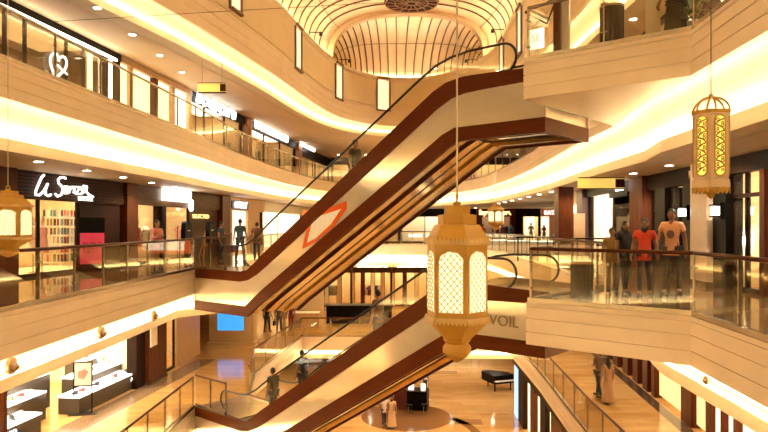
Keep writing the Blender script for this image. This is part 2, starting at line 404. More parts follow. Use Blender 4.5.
# ------------------------------------------------------------------ glass railings
def railing(path, z, label, group=None, sp=1.35, wood_rail=True, h=1.05, closed=False, rail_m=None):
    t = thing('glass_railing', label, 'railing', (path[0][0], path[0][1], z), 0, group)
    o = path[0]; pp = offset(path, .07, False); P = [(p[0]-o[0], p[1]-o[1]) for p in pp]
    MB().tube([(p[0], p[1], h) for p in P], .035, 8).build('top_rail', rail_m or (railwood if wood_rail else steel), t)
    MB().sweep([(-.05, 0.0), (-.05, .09), (.03, .09), (.03, 0)], P).build('base_channel', steel, t)
    n = 0
    for a, b in zip(P, P[1:]):
        L = math.hypot(b[0]-a[0], b[1]-a[1]); k = max(1, round(L/sp)); ang = math.atan2(b[1]-a[1], b[0]-a[0])
        for i in range(k):
            c = [(a[j]+(b[j]-a[j])*(i+.5)/k) for j in (0, 1)]
            if n < 95: MB().box((c[0], c[1], .55), (L/k-.03, .014, .92), ang).build('glass_panel', g_rail, t)
            m = MB(); x, y_ = a[0]+(b[0]-a[0])*i/k, a[1]+(b[1]-a[1])*i/k
            m.box((x, y_, .52), (.03, .045, 1.02), ang)
            for zz in (.28, .8): m.box((x, y_, zz), (.13, .04, .03), ang)
            if n < 95: m.build('post', steel, t)
            n += 1
    return t
rA = [p for p in voidA]
i_c = min(range(len(voidA)), key=lambda i: abs(voidA[i][0]-2.8)+abs(voidA[i][1]-12.62))
railing([(4.55, YN), (4.85, 7.5), (5.1, 10.65), (2.8, 12.62), (3.42, 13.33)], ZA, 'glass railing with wooden rail along the right middle walkway')
railing([(4.55, YN), (4.85, 7.5), (5.1, 10.65), (2.75, 12.62), (3.37, 13.33)], ZD, 'glass railing at the edge of the upper right walkway, over the fascia', wood_rail=False)
railing([(-6.5, 22.02), (-6.62, 11), (-6.8, YN)], ZA, 'glass railing along the left middle walkway before the lingerie shop')
railing([p for p in voidD if p[0] < 0][1:] , ZD, 'long curved glass railing of the upper left walkway', wood_rail=False, sp=1.9)
railing([p for p in voidD if p[0] > 4.9 and p[1] > 14.5 and p[1] < 52], ZD, 'glass railing of the upper right walkway beyond the escalator head', wood_rail=False, sp=2)
railing([p for p in voidA if p[0] > 4.9 and p[1] > 14.5], ZA, 'glass railing of the right middle walkway beyond the escalator heads', sp=2)
railing([p for p in voidA if p[0] < 5.5 and p[1] > 26.5], ZA, 'glass railing around the rounded far end of the middle opening', sp=2)
railing([(-6.5, 22.02), (-6.6, 11), (-6.8, YN)], ZB, 'glass railing beside the lower left floor before the shoe shop')
railing([(5.6, YN), (5.85, 12), (6.1, 19.4), (6.65, 28), (6.9, 35.9)], ZB, 'glass railing along the lower right walkway with two walkers', sp=1.6)
railing([(6.9, 35.9), (-4.6, 36.1), (-5.45, 27.2), (-4.95, 23.8)], ZB, 'glass railing at the far side of the lower opening behind the escalators', sp=1.7)

# ------------------------------------------------------------------ escalators
RZ = math.atan2(UY, UX)
def esc_frame(z): return (-6.54, 22.04, z)
deck_pts = [(0, .05), (2.6, .05), (2.95, .12), (3.3, .34), (3.67, .60), (10.2, 4.70), (10.6, 4.88), (11.1, 4.95), (11.8, 4.93), (13.15, 4.86)]
deck_low = [(13.15, 4.60), (11.6, 4.58), (11.1, 4.56), (10.75, 4.48), (10.3, 4.26), (3.85, .24), (3.45, .0), (3.0, -.2), (2.6, -.27), (0, -.27)]
lb_top = [(0, -1.05), (2.85, -1.03), (3.62, -.50), (10.5, 3.66), (10.85, 3.79), (13.15, 3.79)]
lb_low = [(13.15, 3.47), (10.95, 3.47), (10.6, 3.30), (3.5, -.98), (2.95, -1.36), (0, -1.38)]
hand = [(1.75, .86), (2.4, .86), (2.85, .92), (3.3, 1.14), (3.95, 1.58), (9.8, 5.10), (10.25, 5.34), (10.7, 5.47), (11.2, 5.53), (12.1, 5.53)]
def esc_z(xq, prof):
    for a, b in zip(prof, prof[1:]):
        if a[0] <= xq <= b[0]: return a[1]+(b[1]-a[1])*(xq-a[0])/(b[0]-a[0])
    return prof[-1][1] if xq > prof[-1][0] else prof[0][1]
W1 = 2.2
def make_escalator(label, near):
    t = thing('escalator', label, 'escalator', esc_frame(0), RZ)
    for s_, y0, y1 in ((0, 0, .16), (1, W1-.16, W1)):
        MB().prism(deck_pts+deck_low, y0, y1, 1).build('deck', brown, t)
        yy = (y0+y1)/2
        hp = [(1.75+.02, yy, .86-.60)]
        hp = [(1.75+.30*math.cos(a), yy, .56+.30*math.sin(a)) for a in [R(270-180*i/10) for i in range(11)]]
        hp += [(x, yy, z) for x, z in hand]
        hp += [(12.1+.33*math.cos(a), yy, 5.2+.33*math.sin(a)) for a in [R(90-180*i/10) for i in range(11)]]
        MB().tube(hp, .03, 8).build('handrail', rubber, t, True)
        gp = [(1.75+.26*math.cos(a), .56+.26*math.sin(a)) for a in [R(270-180*i/8) for i in range(9)]]+[(x, z-.04) for x, z in hand]+[(12.1+.29*math.cos(a), 5.2+.29*math.sin(a)) for a in [R(90-180*i/8) for i in range(9)]]
        gp += [(x, z) for x, z in deck_pts[::-1] if 1.8 < x < 12]
        MB().prism(gp, yy-.006, yy+.006, 1).build('glass_balustrade', g_rail, t)
        sk = [(x, z) for x, z in deck_pts]+[(x, z-.25) for x, z in deck_pts[::-1]]
        yi = y1 if s_ == 0 else y0-.02
        MB().prism(sk, yi, yi+.02, 1).build('skirt_panel', steel, t)
    # outer cladding, near side and far side
    for y0 in ((.03,) if near else (W1-.05,)):
        cl = deck_low[::-1]+lb_top[::-1]
        MB().prism([(x, z+.02) for x, z in deck_low[::-1]]+[(x, z-.02) for x, z in lb_top[::-1]], y0, y0+.02, 1).build('side_cladding', mirror, t)
    for y0, y1 in (((0, .1),) if near else ((W1-.1, W1),)):
        MB().prism(lb_top+lb_low, y0, y1, 1).build('lower_band', brown, t)
    # end band
    MB().b2((13.03, 0.1 if near else 0, 3.47), (13.15, W1 if near else W1-.1, 3.79)).build('end_band', brown, t)
    MB().b2((13.06, 0.1 if near else 0, 3.79), (13.10, W1 if near else W1-.1, 4.6)).build('end_cladding', mirror, t)
    # underside: strips of steel, brown and brushed gold with a recess between
    lo = [(x, z+.07) for x, z in lb_low[::-1]]
    secs = (([(.1, 0), (.46, 0)], soff_l), ([(.46, 0), (.52, .10), (.74, .10), (.80, .02)], brown), ([(.80, .02), (1.5, .02)], soff_m), ([(1.5, .02), (1.56, -.05), (1.72, -.05), (1.78, 0)], gold), ([(1.78, 0), (W1, 0)], soff_l))
    for sec, mm in secs:
        ub = MB(); vs = [(x, yq, z+dz) for x, z in lo for yq, dz in sec]; m = len(sec)
        ub.add(vs, [(i*m+k, i*m+k+1, (i+1)*m+k+1, (i+1)*m+k) for i in range(len(lo)-1) for k in range(m-1)])
        ub.build('soffit_strip', mm, t)
    MB().tube([(x, 1.15, z+.01) for x, z in lo], .012, 5).build('seam', darksteel, t)
    MB().prism(lb_top+lb_low, W1-.05, W1, 1).build('lower_band', brown, t)
    MB().prism([(x, z+.02) for x, z in deck_low[::-1]]+[(x, z-.02) for x, z in lb_top[::-1]], W1-.03, W1-.01, 1).build('side_cladding', mirror, t)
    MB().b2((0, .16, -.02), (2.3, W1-.16, .03)).build('landing_plate', steel, t)
    MB().b2((11.4, .16, 4.74), (13.1, W1-.16, 4.80)).build('landing_plate', steel, t)
    MB().b2((.02, 0 if near else 0, -1.38), (.06, W1, -.0)).build('end_cladding', mirror, t)
    # steps
    st = MB().prism([(0, 0), (.4, 0), (.4, -.2), (.37, -.2), (.28, -.06), (0, -.06)], .2, W1-.2, 1).build('step', darksteel, t)
    n = 19
    for i in range(n):
        x = 2.35+i*.4*1.0; zz = min(4.72, max(-.0, esc_z(x+.35, deck_pts)-.3)) if x > 3 else 0
        o = st if i == 0 else st.copy()
        if i: C.objects.link(o); o.parent = t
        o.location = (x, 0, zz)
    tr = MB().prism([(2.3, -.12), (3.2, -.02), (10.6, 4.5), (11.4, 4.6), (11.4, 4.4), (10.6, 4.2), (3.2, -.35), (2.3, -.4)], .18, W1-.18, 1).build('step_bed', darksteel, t)
    return t
ea = make_escalator('upper escalator with brown edges rising from the middle left walkway', True)
ec = copy_tree(ea, None, (-6.54, 22.04, ZB), None, 'lower escalator passing behind the big lantern, with riders at its foot')
# printed lettering on the lower right end of the near lower cladding
text_mesh('"VOIL', .34, mat('grey_print', (.22, .15, .09), .7), 'lettering', ec, (12.1, -.0, 4.15), extrude=.003)
def near_loc(px, py):
    Y = 640*18.77/(px-384+735); X = (px-384)*Y/640; return (math.hypot(X+6.54, 22.04-Y), 1.5+(226-py)*Y/640)
MB().prism([near_loc(*p) for p in ((302, 249), (309, 216), (346, 201), (346, 209), (334, 226), (312, 244))], .005, .025, 1).build('orange_reflection', mat('orange_reflection', (.8, .13, .03), .2), ea)  # reflection of an advert in the cladding, painted as flat orange and white pieces
MB().prism([near_loc(*p) for p in ((307, 243), (313, 218), (341, 209), (331, 224), (316, 238))], 0, .006, 1).build('white_reflection', mat('white_reflection', (.95, .92, .85), .2), ea)
# returns of railing on the landing edge
for zz, w in ((ZA, 'upper'), (ZB, 'lower')):
    railing([(-6.54+UX*1.75, 22.04+UY*1.75), (-6.54, 22.04)], zz+.05, 'short glass railing at the foot of the %s near escalator' % w, sp=1.0)

# ------------------------------------------------------------------ downlights
dl_e = emis('downlight_lens', (1, .9, .68), 14)
def make_down(lab, grp):
    t = thing('downlight', lab, 'downlight', (0, 0, 0), 0, grp)
    MB().lathe([(.10, -.02), (.135, -.02), (.14, 0), (.10, 0), (.10, -.02)], 16).build('trim_ring', mat('downlight_ring', (.7, .6, .45), .4), t)
    MB().lathe([(0, -.024), (.10, -.024), (.10, -.019), (0, -.019)], 16).build('lens', dl_e, t)
    return t
ld = bpy.data.lights.new('downlight_beam', 'SPOT'); ld.energy = K_DOWN; ld.color = WARM; ld.spot_size = R(150); ld.spot_blend = .6; ld.shadow_soft_size = .09
def beam_at(p):
    l = bpy.data.objects.new('downlight_beam', ld); C.objects.link(l); l.location = (p[0], p[1], p[2]-.05)
proto_dl = None
def dl_row(pts, z, lab, grp, every=1):
    global proto_dl
    for i, p in enumerate(pts):
        if proto_dl is None: proto_dl = make_down(lab, grp); o = proto_dl
        else: o = copy_tree(proto_dl)
        o.location = (p[0], p[1], z); o['label'] = lab; o['group'] = grp
        if i % every == 0: beam_at((p[0], p[1], z))
def lfx(y): return -11.9+.125*(y-5.8)          # left shop line
def rfx(y): return 7.8+(y-9)*.0583            # right shop line
for z, nm, xo, ym in ((ZD-1.65, 'middle', 1.9, 44), (ZE-1.75, 'upper', 1.6, 50), (ZA-1.7, 'lower', 1.9, 44)):
    ysl = [3+2.55*i for i in range(60) if 3+2.55*i < ym]
    dl_row([(-6.6-xo-.35*(1 if y < 14 else 0), y) for y in ysl if -6.6-xo > lfx(y)+.6], z, 'round recessed downlight in the ceiling over the %s left walkway' % nm, 'downlights over the %s left walkway' % nm, 2)
    dl_row([(7.15+(.7 if nm == 'lower' else 0)+.02*y, y+1) for y in ysl], z, 'round recessed downlight in the ceiling over the %s right walkway' % nm, 'downlights over the %s right walkway' % nm, 2)
for z, nm in ((ZD-1.65, 'middle'), (ZE-1.75, 'upper'), (ZA-1.7, 'lower')):
    dl_row([(-4+2.4*i, 56) for i in range(6)], z, 'round recessed downlight in the ceiling over the %s far walkway' % nm, 'downlights over the %s far walkway' % nm)
dl_row([(-7.6, 20+3*i) for i in range(9)]+[(8.6, 20+3*i) for i in range(6)]+[(-4+3*i, 40) for i in range(6)]+[(-4+3*i, 47) for i in range(6)], ZB-1.3, 'added downlight brightening from the ceiling over the ground floor', 'added downlights over the ground floor')  # these rows are added to brighten the ground floor
lc = bpy.data.lights.new('fill_beam', 'SPOT'); lc.energy = 2600; lc.color = WARM; lc.spot_size = R(26); lc.spot_blend = .5; lc.shadow_soft_size = .12  # added fill beams from the cornice, lifting the light on the ground floor
for i, (x, y, tx, ty) in enumerate(((-3.9, 33.5, 1, 38), (6.2, 33, 3, 42), (-5.0, 27.5, 2, 44), (6.1, 28, 2, 34), (-2.7, 39, 4, 46), (5.6, 39, 6, 38))):
    t = thing('fill_spotlight', 'added fill spotlight on the cornice under the dome aimed at the ground floor', 'spotlight', (x+(.6 if x < 0 else -.6), y, 11.47), 0, 'added fill spotlights on the dome cornice')
    MB().lathe([(.05, .18), (.09, .16), (.1, 0), (.08, 0), (.0, .02)], 12).build('lamp_can', darksteel, t); MB().tube([(0, 0, .17), (.6*(1 if x > 0 else -1), 0, .17)], .025, 6).build('arm', darksteel, t)
    l = bpy.data.objects.new('fill_beam', lc); C.objects.link(l); l.location = (x+(.6 if x < 0 else -.6), y, 11.45)
    l.rotation_euler = (Vector((tx, ty, ZC))-Vector((x+(.6 if x < 0 else -.6), y, 11.45))).to_track_quat('-Z', 'Y').to_euler()
# eyeball spots set in the left middle cove
def eyeball(p, lab, rz, sc=1):
    t = thing('eyeball_spot', lab, 'spotlight', p, rz)
    t.scale = (sc, sc, sc)
    MB().tube([(0, 0, 0), (.06, 0, .0)], .16, 20).build('bezel', mat('bezel_gold', (.55, .36, .18), .35, .6), t)
    MB().tube([(.05, 0, 0), (.14, 0, -.05)], [.10, .07], 16).build('lamp_barrel', mat('barrel_brown', (.2, .09, .035), .4), t)
for px, lab in ((10, 'round eyeball spotlight in the left cove, nearest the camera'), (100, 'round eyeball spotlight in the left cove above the white sign stand'), (153, 'round eyeball spotlight in the left cove nearest the escalator')):
    py = {10: 366, 100: 333, 153: 316}[px]
    k = (px-384)/640; yy = -7.05/k; eyeball((-7.05, yy, 1.5+(226-py)*yy/640), lab, 0)
eyeball((5.5, 10.9, -1.13), 'small round spotlight in the right cove under the walkway corner', PI, .5)

# ------------------------------------------------------------------ shops
lampw = emis('shop_panel_white', (1, .86, .6), K_SHOP)
sign_w = emis('sign_white', (1, .95, .85), 1.3)
def shop(P, Q, z, ceil, label, px0=None, px1=None, header=None, hz=2.3, bays=(), inner=warm_wall, depth=3.6, light=True, floor_m=None, post=darkwood, light_m=None, floor_off=0, base_m=None):
    L = math.hypot(Q[0]-P[0], Q[1]-P[1]); d = ((Q[0]-P[0])/L, (Q[1]-P[1])/L); H = ceil-z
    a = on_line(px0, P, Q) if px0 is not None else 0; b = on_line(px1, P, Q) if px1 is not None else L
    o = (P[0]+d[0]*a, P[1]+d[1]*a); rz = math.atan2(d[1], d[0])
    t = thing('shop', label, 'shop front', (o[0], o[1], z), rz); w = b-a
    sx = lambda px, y=0: on_line(px, (P[0]-d[1]*y, P[1]+d[0]*y), (Q[0]-d[1]*y, Q[1]+d[0]*y))-a
    if header: MB().b2((.01, -.12, hz), (w-.01, .1, H-.01)).build('header_board', header, t)
    MB().b2((0, .05, 0), (.14, .22, hz)).build('jamb', post, t); MB().b2((w-.14, .05, 0), (w, .22, hz)).build('jamb', post, t)
    MB().b2((.01, depth, 0), (w-.01, depth+.1, H-.02)).build('back_wall', inner, t)
    MB().b2((.01, .23, 0), (.07, depth, H-.02)).build('side_wall', inner, t); MB().b2((w-.07, .23, 0), (w-.01, depth, H-.02)).build('side_wall', inner, t)
    if light: MB().b2((w*.12, depth*.3, H-.08), (w*.88, depth*.75, H-.03)).build('light_panel', light_m or lampw, t)
    for bay in bays:
        x0, x1, kind = sx(bay[0]), sx(bay[1]), bay[2]
        if kind == 'glass':
            pw = MB().b2((x0, .1, .1), (x1, .115, hz)).build('shop_window', g_shop, t)
            f = MB()
            for q in (x0, x1): f.b2((q-.035, .06, 0), (q+.035, .16, hz))
            f.b2((x0, .06, 0), (x1, .16, .1)); f.build('window_frame', post, pw)
        elif kind == 'panel': MB().b2((x0, .0, 0), (x1, .12, hz)).build('wall_panel', bay[3], t)
        elif kind == 'full': MB().b2((max(.01, x0), -.1, 0), (min(w-.01, x1), .3, H-.01)).build('pillar_panel', bay[3], t)
        elif kind == 'lit': MB().b2((x0, .05, .15), (x1, .12, hz)).build('lit_panel', bay[3], t)
        elif kind == 'door':
            pw = MB().b2((x0+.05, .08, .02), (x1-.05, .1, 2.2)).build('glass_door', g_shop, t)
            f = MB()
            for q in (x0, x1, ): f.b2((q-.04, .05, 0), (q+.04, .15, 2.3))
            f.b2((x0, .05, 2.2), (x1, .15, 2.3)); f.build('door_frame', post, t)
            MB().tube([((x0+x1)/2, .02, .9), ((x0+x1)/2, .02, 1.4)], .02, 6).build('door_handle', steel, pw)
    return t, sx, w, rz, d, o
def world(o, d, x, y, z): # shop local -> world
    return (o[0]+d[0]*x-d[1]*y, o[1]+d[1]*x+d[0]*y, z)
def column(px0, px1, P, Q, z, ceil, m, label, dep=.5, name='pillar'):
    a, b = on_line(px0, P, Q), on_line(px1, P, Q); L = math.hypot(Q[0]-P[0], Q[1]-P[1]); d = ((Q[0]-P[0])/L, (Q[1]-P[1])/L)
    t = thing(name, label, 'pillar', (P[0]+d[0]*a, P[1]+d[1]*a, z), math.atan2(d[1], d[0]))
    MB().b2((0, -.25, .12), (b-a, dep-.25, ceil-z)).build('shaft', m, t); MB().b2((-.03, -.28, 0), (b-a+.03, dep-.2, .12)).build('plinth', granite, t)
    return t
# goods ------------------------------------------------------
cols = [(.5, .05, .04), (.03, .03, .04), (.7, .6, .5), (.05, .2, .3), (.6, .2, .15), (.1, .25, .25), (.75, .35, .3), (.3, .18, .1), (.2, .02, .05), (.8, .7, .6)]
gm = [mat('cloth_%s' % n, c, .8) for n, c in zip(('red', 'black', 'cream', 'blue', 'coral', 'teal', 'pink', 'brown', 'maroon', 'white'), cols)]
gn = ['red', 'black', 'cream', 'blue', 'coral', 'teal', 'pink', 'brown', 'maroon', 'white']
garm_me = None
def garment_mesh():
    mb = MB(); mb.prism([(-.2, 0), (.2, 0), (.22, .55), (.34, .5), (.38, .62), (.12, .78), (.05, .74), (-.05, .74), (-.12, .78), (-.38, .62), (-.34, .5), (-.22, .55)], -.03, .03, 1)
    return mb
def rack(loc, rz, n, label, where):
    t = thing('garment_rack', label, 'clothes rack', loc, rz)
    MB().tube([(-.75, 0, 0), (-.75, 0, 1.5), (.75, 0, 1.5), (.75, 0, 0)], .02, 6).build('rack_frame', darksteel, t)
    for i in range(n):
        k = random.randrange(10); x = -.65+1.3*i/(n-1)
        g = garment_mesh().build('hanging_garment', gm[k])
        g.location = (loc[0]+x*math.cos(rz), loc[1]+x*math.sin(rz), loc[2]+.72); g.rotation_euler = (0, 0, rz+R(55))
        tag(g, '%s top on a hanger, %s' % (gn[k], where), 'garment', 'garments, '+where)
def shelf_unit(loc, rz, w, h, label, where, rows=4, per=6, kind='folded', hh=1):
    t = thing('display_shelf', label, 'shelf', loc, rz)
    f = MB(); f.b2((-w/2, 0, 0), (-w/2+.04, .35, h)); f.b2((w/2-.04, 0, 0), (w/2, .35, h)); f.build('shelf_side', whitew, t)
    for i in range(rows): MB().b2((-w/2, 0, .25+i*(h-.3)/rows), (w/2, .35, .28+i*(h-.3)/rows)).build('shelf_board', whitew, t)
    for i in range(rows):
        for j in range(per):
            if random.random() < .15: continue
            k = random.randrange(10); x = -w/2+.15+(w-.3)*j/(per-1); zz = .28+i*(h-.3)/rows; ww = (w-.3)/per*.38
            m = MB()
            if kind == 'shoe': m.prism([(-.13, 0), (.13, 0), (.14, .04), (.05, .06), (-.02, .11), (-.12, .12)], -.045, .045, 1)
            else: m.b2((-ww, -.12, 0), (ww, .12, .06*hh)); m.b2((-ww*.95, -.11, .06*hh), (ww*.95, .11, .12*hh)); m.b2((-ww*.9, -.1, .12*hh), (ww*.92, .1, .17*hh))
            g = m.build('shoe' if kind == 'shoe' else 'folded_clothes', gm[k])
            y = .18; g.location = (loc[0]+x*math.cos(rz)-y*math.sin(rz), loc[1]+x*math.sin(rz)+y*math.cos(rz), loc[2]+zz); g.rotation_euler = (0, 0, rz)
            if kind == 'shoe': tag(g, '%s shoe displayed on a shelf, %s' % (gn[k], where), 'shoe', 'shoes, '+where)
            else: tag(g, 'stack of %s folded clothes, %s' % (gn[k], where), 'folded clothes', 'folded clothes, '+where)

CA, CD, CB = ZD-1.65, ZE-1.75, ZA-1.7
LP, LQ = (lfx(2), 2), (lfx(44), 44)
RQ, RP = (rfx(6), 6), (rfx(48), 48)       # right: far -> near
lat = lattice('lattice_brown', (.012, .005, .003), (.06, .024, .012), 14)
brown_b = wood('brown_header', (.05, .02, .009), .4)
pinkp = mat('pink_poster', (.75, .05, .13), .5, var=.03)
# --- middle level, left
column(-40, 9, LP, LQ, ZA, CA, brown_v, 'red brown pillar at the left edge behind the small lantern')
t, sx, w, rz, d, o = shop(LP, LQ, ZA, CA, 'dark lingerie shop front with white handwritten sign', 9, 121, lat, 2.28, [(20, 41, 'glass'), (41, 80, 'glass'), (80, 103, 'panel', darkwood), (103, 120, 'panel', lat)], depth=3)
s = thing('shop_sign', 'white glowing handwritten sign of the lingerie shop', 'sign', world(o, d, sx(68, -.2), -.2, ZA+2.68), rz)
sc = 80/576
def stroke(pts, r): return MB().tube([((p[0]-290)/7.2/31.5*1.75, 0, (150-p[1])/7.2/31.5) for p in pts], r, 6)
letters = [[(140, 75), (125, 95), (105, 150), (92, 190), (92, 212), (112, 213), (135, 190), (155, 150), (163, 130), (150, 170), (150, 205), (165, 214), (182, 203)],
 [(275, 82), (262, 74), (240, 80), (225, 98), (230, 120), (250, 140), (258, 165), (245, 200), (222, 212), (208, 196)],
 [(265, 172), (285, 155), (284, 138), (268, 140), (260, 165), (268, 186), (288, 184), (300, 165)],
 [(302, 135), (299, 182), (303, 158), (320, 136), (332, 142), (330, 180)], [(340, 135), (374, 128), (344, 186), (382, 180)],
 [(415, 122), (398, 120), (384, 150), (390, 174), (408, 160), (420, 122), (416, 160), (436, 184), (468, 196)]]
for L_ in letters: stroke(L_, .034).build('letter', sign_w, s)
text_mesh('LINGERIE', .2, sign_w, 'small_lettering', s, ((408-290)/7.2/31.5*1.75, -.02, (216-150)/-7.2/31.5), extrude=.01)
for px, nm in ((55, 'left'), (65, 'middle'), (75, 'right')):
    p = world(o, d, sx(px, 1.3), 1.3, ZA); shelf_unit(p, rz-R(55), .95, 2.15, 'white shelf with underwear in the lingerie shop, the %s one' % nm, 'on the %s lingerie shelf' % nm, 6, 7, 'folded', 1.35)
p = world(o, d, sx(92, -.35), -.35, ZA)
t = thing('poster_stand', 'pink BUY 2 GET poster stand before the lingerie shop', 'poster', p, rz-R(50))
MB().b2((-.40, -.02, .0), (.40, .02, 1.78)).build('board', black, t); MB().b2((-.37, -.035, .25), (.37, -.02, 1.27)).build('poster_sheet', pinkp, t)
bk = mat('black_print', (.02, .01, .01), .6)
text_mesh('BUY 2', .22, bk, 'lettering', t, (0, -.04, .88), .003); text_mesh('GET', .2, bk, 'lettering', t, (-.1, -.04, .68), .003)
# mannequins
def mannequin(p, rz, m, label, h=1.75, skin=None, base=True):
    t = thing('mannequin', label, 'mannequin', p, rz); k = h/1.75
    MB().lathe([(0.02, 0), (.16, .0), (.16, .02), (.02, .03), (.015, .8)], 12).build('stand', steel, t)
    sk = skin or mat('mannequin_skin', (.7, .5, .38), .4)
    b = MB(); b.lathe([(.10*k, .78*k), (.16*k, .88*k), (.125*k, 1.08*k), (.15*k, 1.28*k), (.14*k, 1.4*k), (.05*k, 1.46*k), (.045*k, 1.53*k)], 14)
    b.ball((0, 0, 1.64*k), (.075*k, .09*k, .12*k)); 
    for s_ in (-1, 1): b.tube([(s_*.15*k, 0, 1.38*k), (s_*.21*k, .02, 1.1*k), (s_*.2*k, -.06, .86*k)], [.045*k, .035*k, .025*k], 8)
    b.build('torso', sk, t, True)
    MB().lathe([(.2*k, .6*k), (.175*k, .88*k), (.14*k, 1.08*k), (.165*k, 1.28*k), (.15*k, 1.39*k), (.07*k, 1.44*k)], 14).build('dress', m, t, True)
    return t
mannequin(world(o, d, sx(42, -.0+.5), -.0+.5, ZA+.05), rz, gm[6], 'mannequin in coral pink lingerie in the left lit window')
mannequin(world(o, d, sx(33, .8), .8, ZA+.05), rz, gm[9], 'mannequin in white in the dark window left of the pink one')
# platform of light floor inside shop one
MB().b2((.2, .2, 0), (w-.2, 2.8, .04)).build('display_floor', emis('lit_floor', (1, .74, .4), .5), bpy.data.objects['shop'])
column(121, 132, LP, LQ, ZA, CA, brown_v, 'red brown pillar right of the lingerie shop')
t, sx, w, rz, d, o = shop(LP, LQ, ZA, CA, 'brown clothes shop front with blazing white sign and black tops', 132, 218, wood('sign_board_brown', (.10, .045, .018), .35, (.1, 1, 1)), 2.32,
    [(133, 160, 'glass'), (160, 164, 'full', darkwood), (164, 190, 'glass'), (190, 217, 'panel', wood('gold_brown_wall', (.08, .035, .013), .35))], depth=3)
s = thing('shop_sign', 'blazing white lettered sign above the black tops', 'sign', world(o, d, sx(178, -.2), -.2, ZA+2.78), rz)
sbright = emis('sign_blazing', (1, .97, .9), 3)
text_mesh('DEPHANAL', .62, sbright, 'lettering', s, (0, 0, 0), .04, bold=.03, width=2.9); text_mesh('8', .5, sbright, 'lettering', s, (1.35, 0, -.42), .04, bold=.03)
s = thing('shop_sign', 'small gold lettering on the brown wall beside the clothes shop', 'sign', world(o, d, sx(201, -.06), -.06, ZA+1.95), rz)
text_mesh('SELECTED', .26, emis('gold_letters', (1, .6, .2), 1.2), 'lettering', s, (0, 0, 0), .01, width=1.9)
for px, nm in ((171, 'left'), (196, 'right')):
    t = thing('apparel_stand', 'black sleeveless top on a stand, the %s of two' % nm, 'display stand', world(o, d, sx(px), -.7, ZA), rz)
    MB().prism([(-.32, .75), (.32, .75), (.34, 1.3), (.28, 1.62), (.16, 1.7), (.1, 1.55), (-.1, 1.55), (-.16, 1.7), (-.28, 1.62), (-.34, 1.3)], -.1, .1, 1).build('top', black, t)
    m = MB(); m.tube([(-.15, 0, 0), (-.15, 0, .8)], .045, 8); m.tube([(.15, 0, 0), (.15, 0, .8)], .045, 8); m.build('stand_leg', darksteel, t)
    text_mesh('BRAVE', .09, mat('pale_print', (.8, .8, .75), .5), 'print', t, (0, -.11, 1.3), .002)
t = thing('easel', 'wooden easel leaning at the brown wall beside the black tops', 'easel', world(o, d, sx(207, -.6), -.6, ZA), rz)
for a, b in ((-.4, -.05), (.4, .05)): MB().tube([(a, 0, 0), (b, 0, 1.5)], .03, 6).build('leg', wood('easel_wood', (.45, .25, .1), .5), t)
MB().tube([(0, .4, 0), (0, 0, 1.5)], .03, 6).build('leg', MATS['easel_wood'], t); MB().tube([(-.3, 0, .6), (.3, 0, .6)], .025, 6).build('crossbar', MATS['easel_wood'], t)
rack(world(o, d, sx(184, 1.6), 1.6, ZA), rz, 9, 'rack of clothes in the bright window of the clothes shop', 'bright window rack')
rack(world(o, d, sx(140, 1.9), 1.9, ZA), rz, 9, 'rack of clothes behind the dim window of the clothes shop', 'dim window rack')
mannequin(world(o, d, sx(137, .7), .7, ZA+.05), rz, gm[0], 'mannequin in red behind the dim window of the clothes shop')
mannequin(world(o, d, sx(186, .7), .7, ZA+.05), rz, gm[9], 'mannequin in white in the bright window of the clothes shop')
column(218, 226, LP, LQ, ZA, CA, brown_v, 'slim red brown pillar left of the white doorway')
litw = emis('lit_white_panel', (1, .88, .66), 1.0)
lity = emis('lit_cream_panel', (1, .75, .4), .9)
t, sx, w, rz, d, o = shop(LP, LQ, ZA, CA, 'pale shop front with white doorway under a blue white sign', 226, 262, tan_w, 2.35, [(226, 231, 'full', tan_w), (231, 246, 'lit', litw), (246, 258, 'full', tan_w)], depth=3)
s = thing('shop_sign', 'blue white GANT sign above the white doorway', 'sign', world(o, d, sx(241, -.2), -.2, ZA+2.65), rz)
MB().b2((-1.3, .02, -.22), (1.3, .08, .22)).build('sign_board', mat('sign_navy', (.02, .03, .12), .4), s)
text_mesh('GANT', .46, emis('sign_bluewhite', (.8, .85, 1), 1.8), 'lettering', s, (0, 0, 0), .03, width=2.0, bold=.015)
LP2, LQ2 = (lfx(38), 38), (-6.4, 57.5)
t, sx, w, rz, d, o = shop(LP2, LQ2, ZA, CA, 'white lit shop at the left far bend behind the escalator handrail', 263, 310, whitew, 2.4, [(266, 278, 'lit', litw), (280, 300, 'lit', litw), (300, 310, 'full', brown_v)], depth=2.5)
# --- far wall shops (middle level)
FP, FQ = (-7.5, 58.5), (14, 58.5)
def far_shop(lv, cl, a, b, label, header, inner, sign=None, m=None, bays=()):
    return shop((FP[0], FP[1]), FQ, lv, cl, label, a, b, header, 2.35, bays, inner, 2.5)
mar = wood('maroon_board', (.10, .02, .02), .4)
t, sx, w, rz, d, o = far_shop(ZA, CA, 310, 400, 'far shop front mostly hidden behind the upper escalator', darkwood, warm_wall, bays=[(312, 340, 'glass'), (345, 398, 'glass')])
t, sx, w, rz, d, o = far_shop(ZA, CA, 400, 476, 'far dark shop front with black and white counters', black, whitew, bays=[(402, 425, 'glass'), (440, 474, 'glass')])
for k in range(3): MB().b2((.8+k*1.6, -.2, .5), (2.0+k*1.6, .05, .5+.25)).build('white_shelf', litw, t)
t, sx, w, rz, d, o = far_shop(ZA, CA, 476, 515, 'far maroon shop front under a yellow lettered sign', mar, gm[7], bays=[(477, 482, 'full', mar), (510, 515, 'full', mar)])
s = thing('shop_sign', 'yellow lettered sign of the far maroon shop behind the tiny lantern', 'sign', world(o, d, sx(495, -.14), -.14, ZA+2.72), rz)
text_mesh('Superdry store.', .62, emis('sign_yellow', (1, .68, .2), 1.8), 'lettering', s, (0, 0, 0), .03, width=2.9, bold=.02)
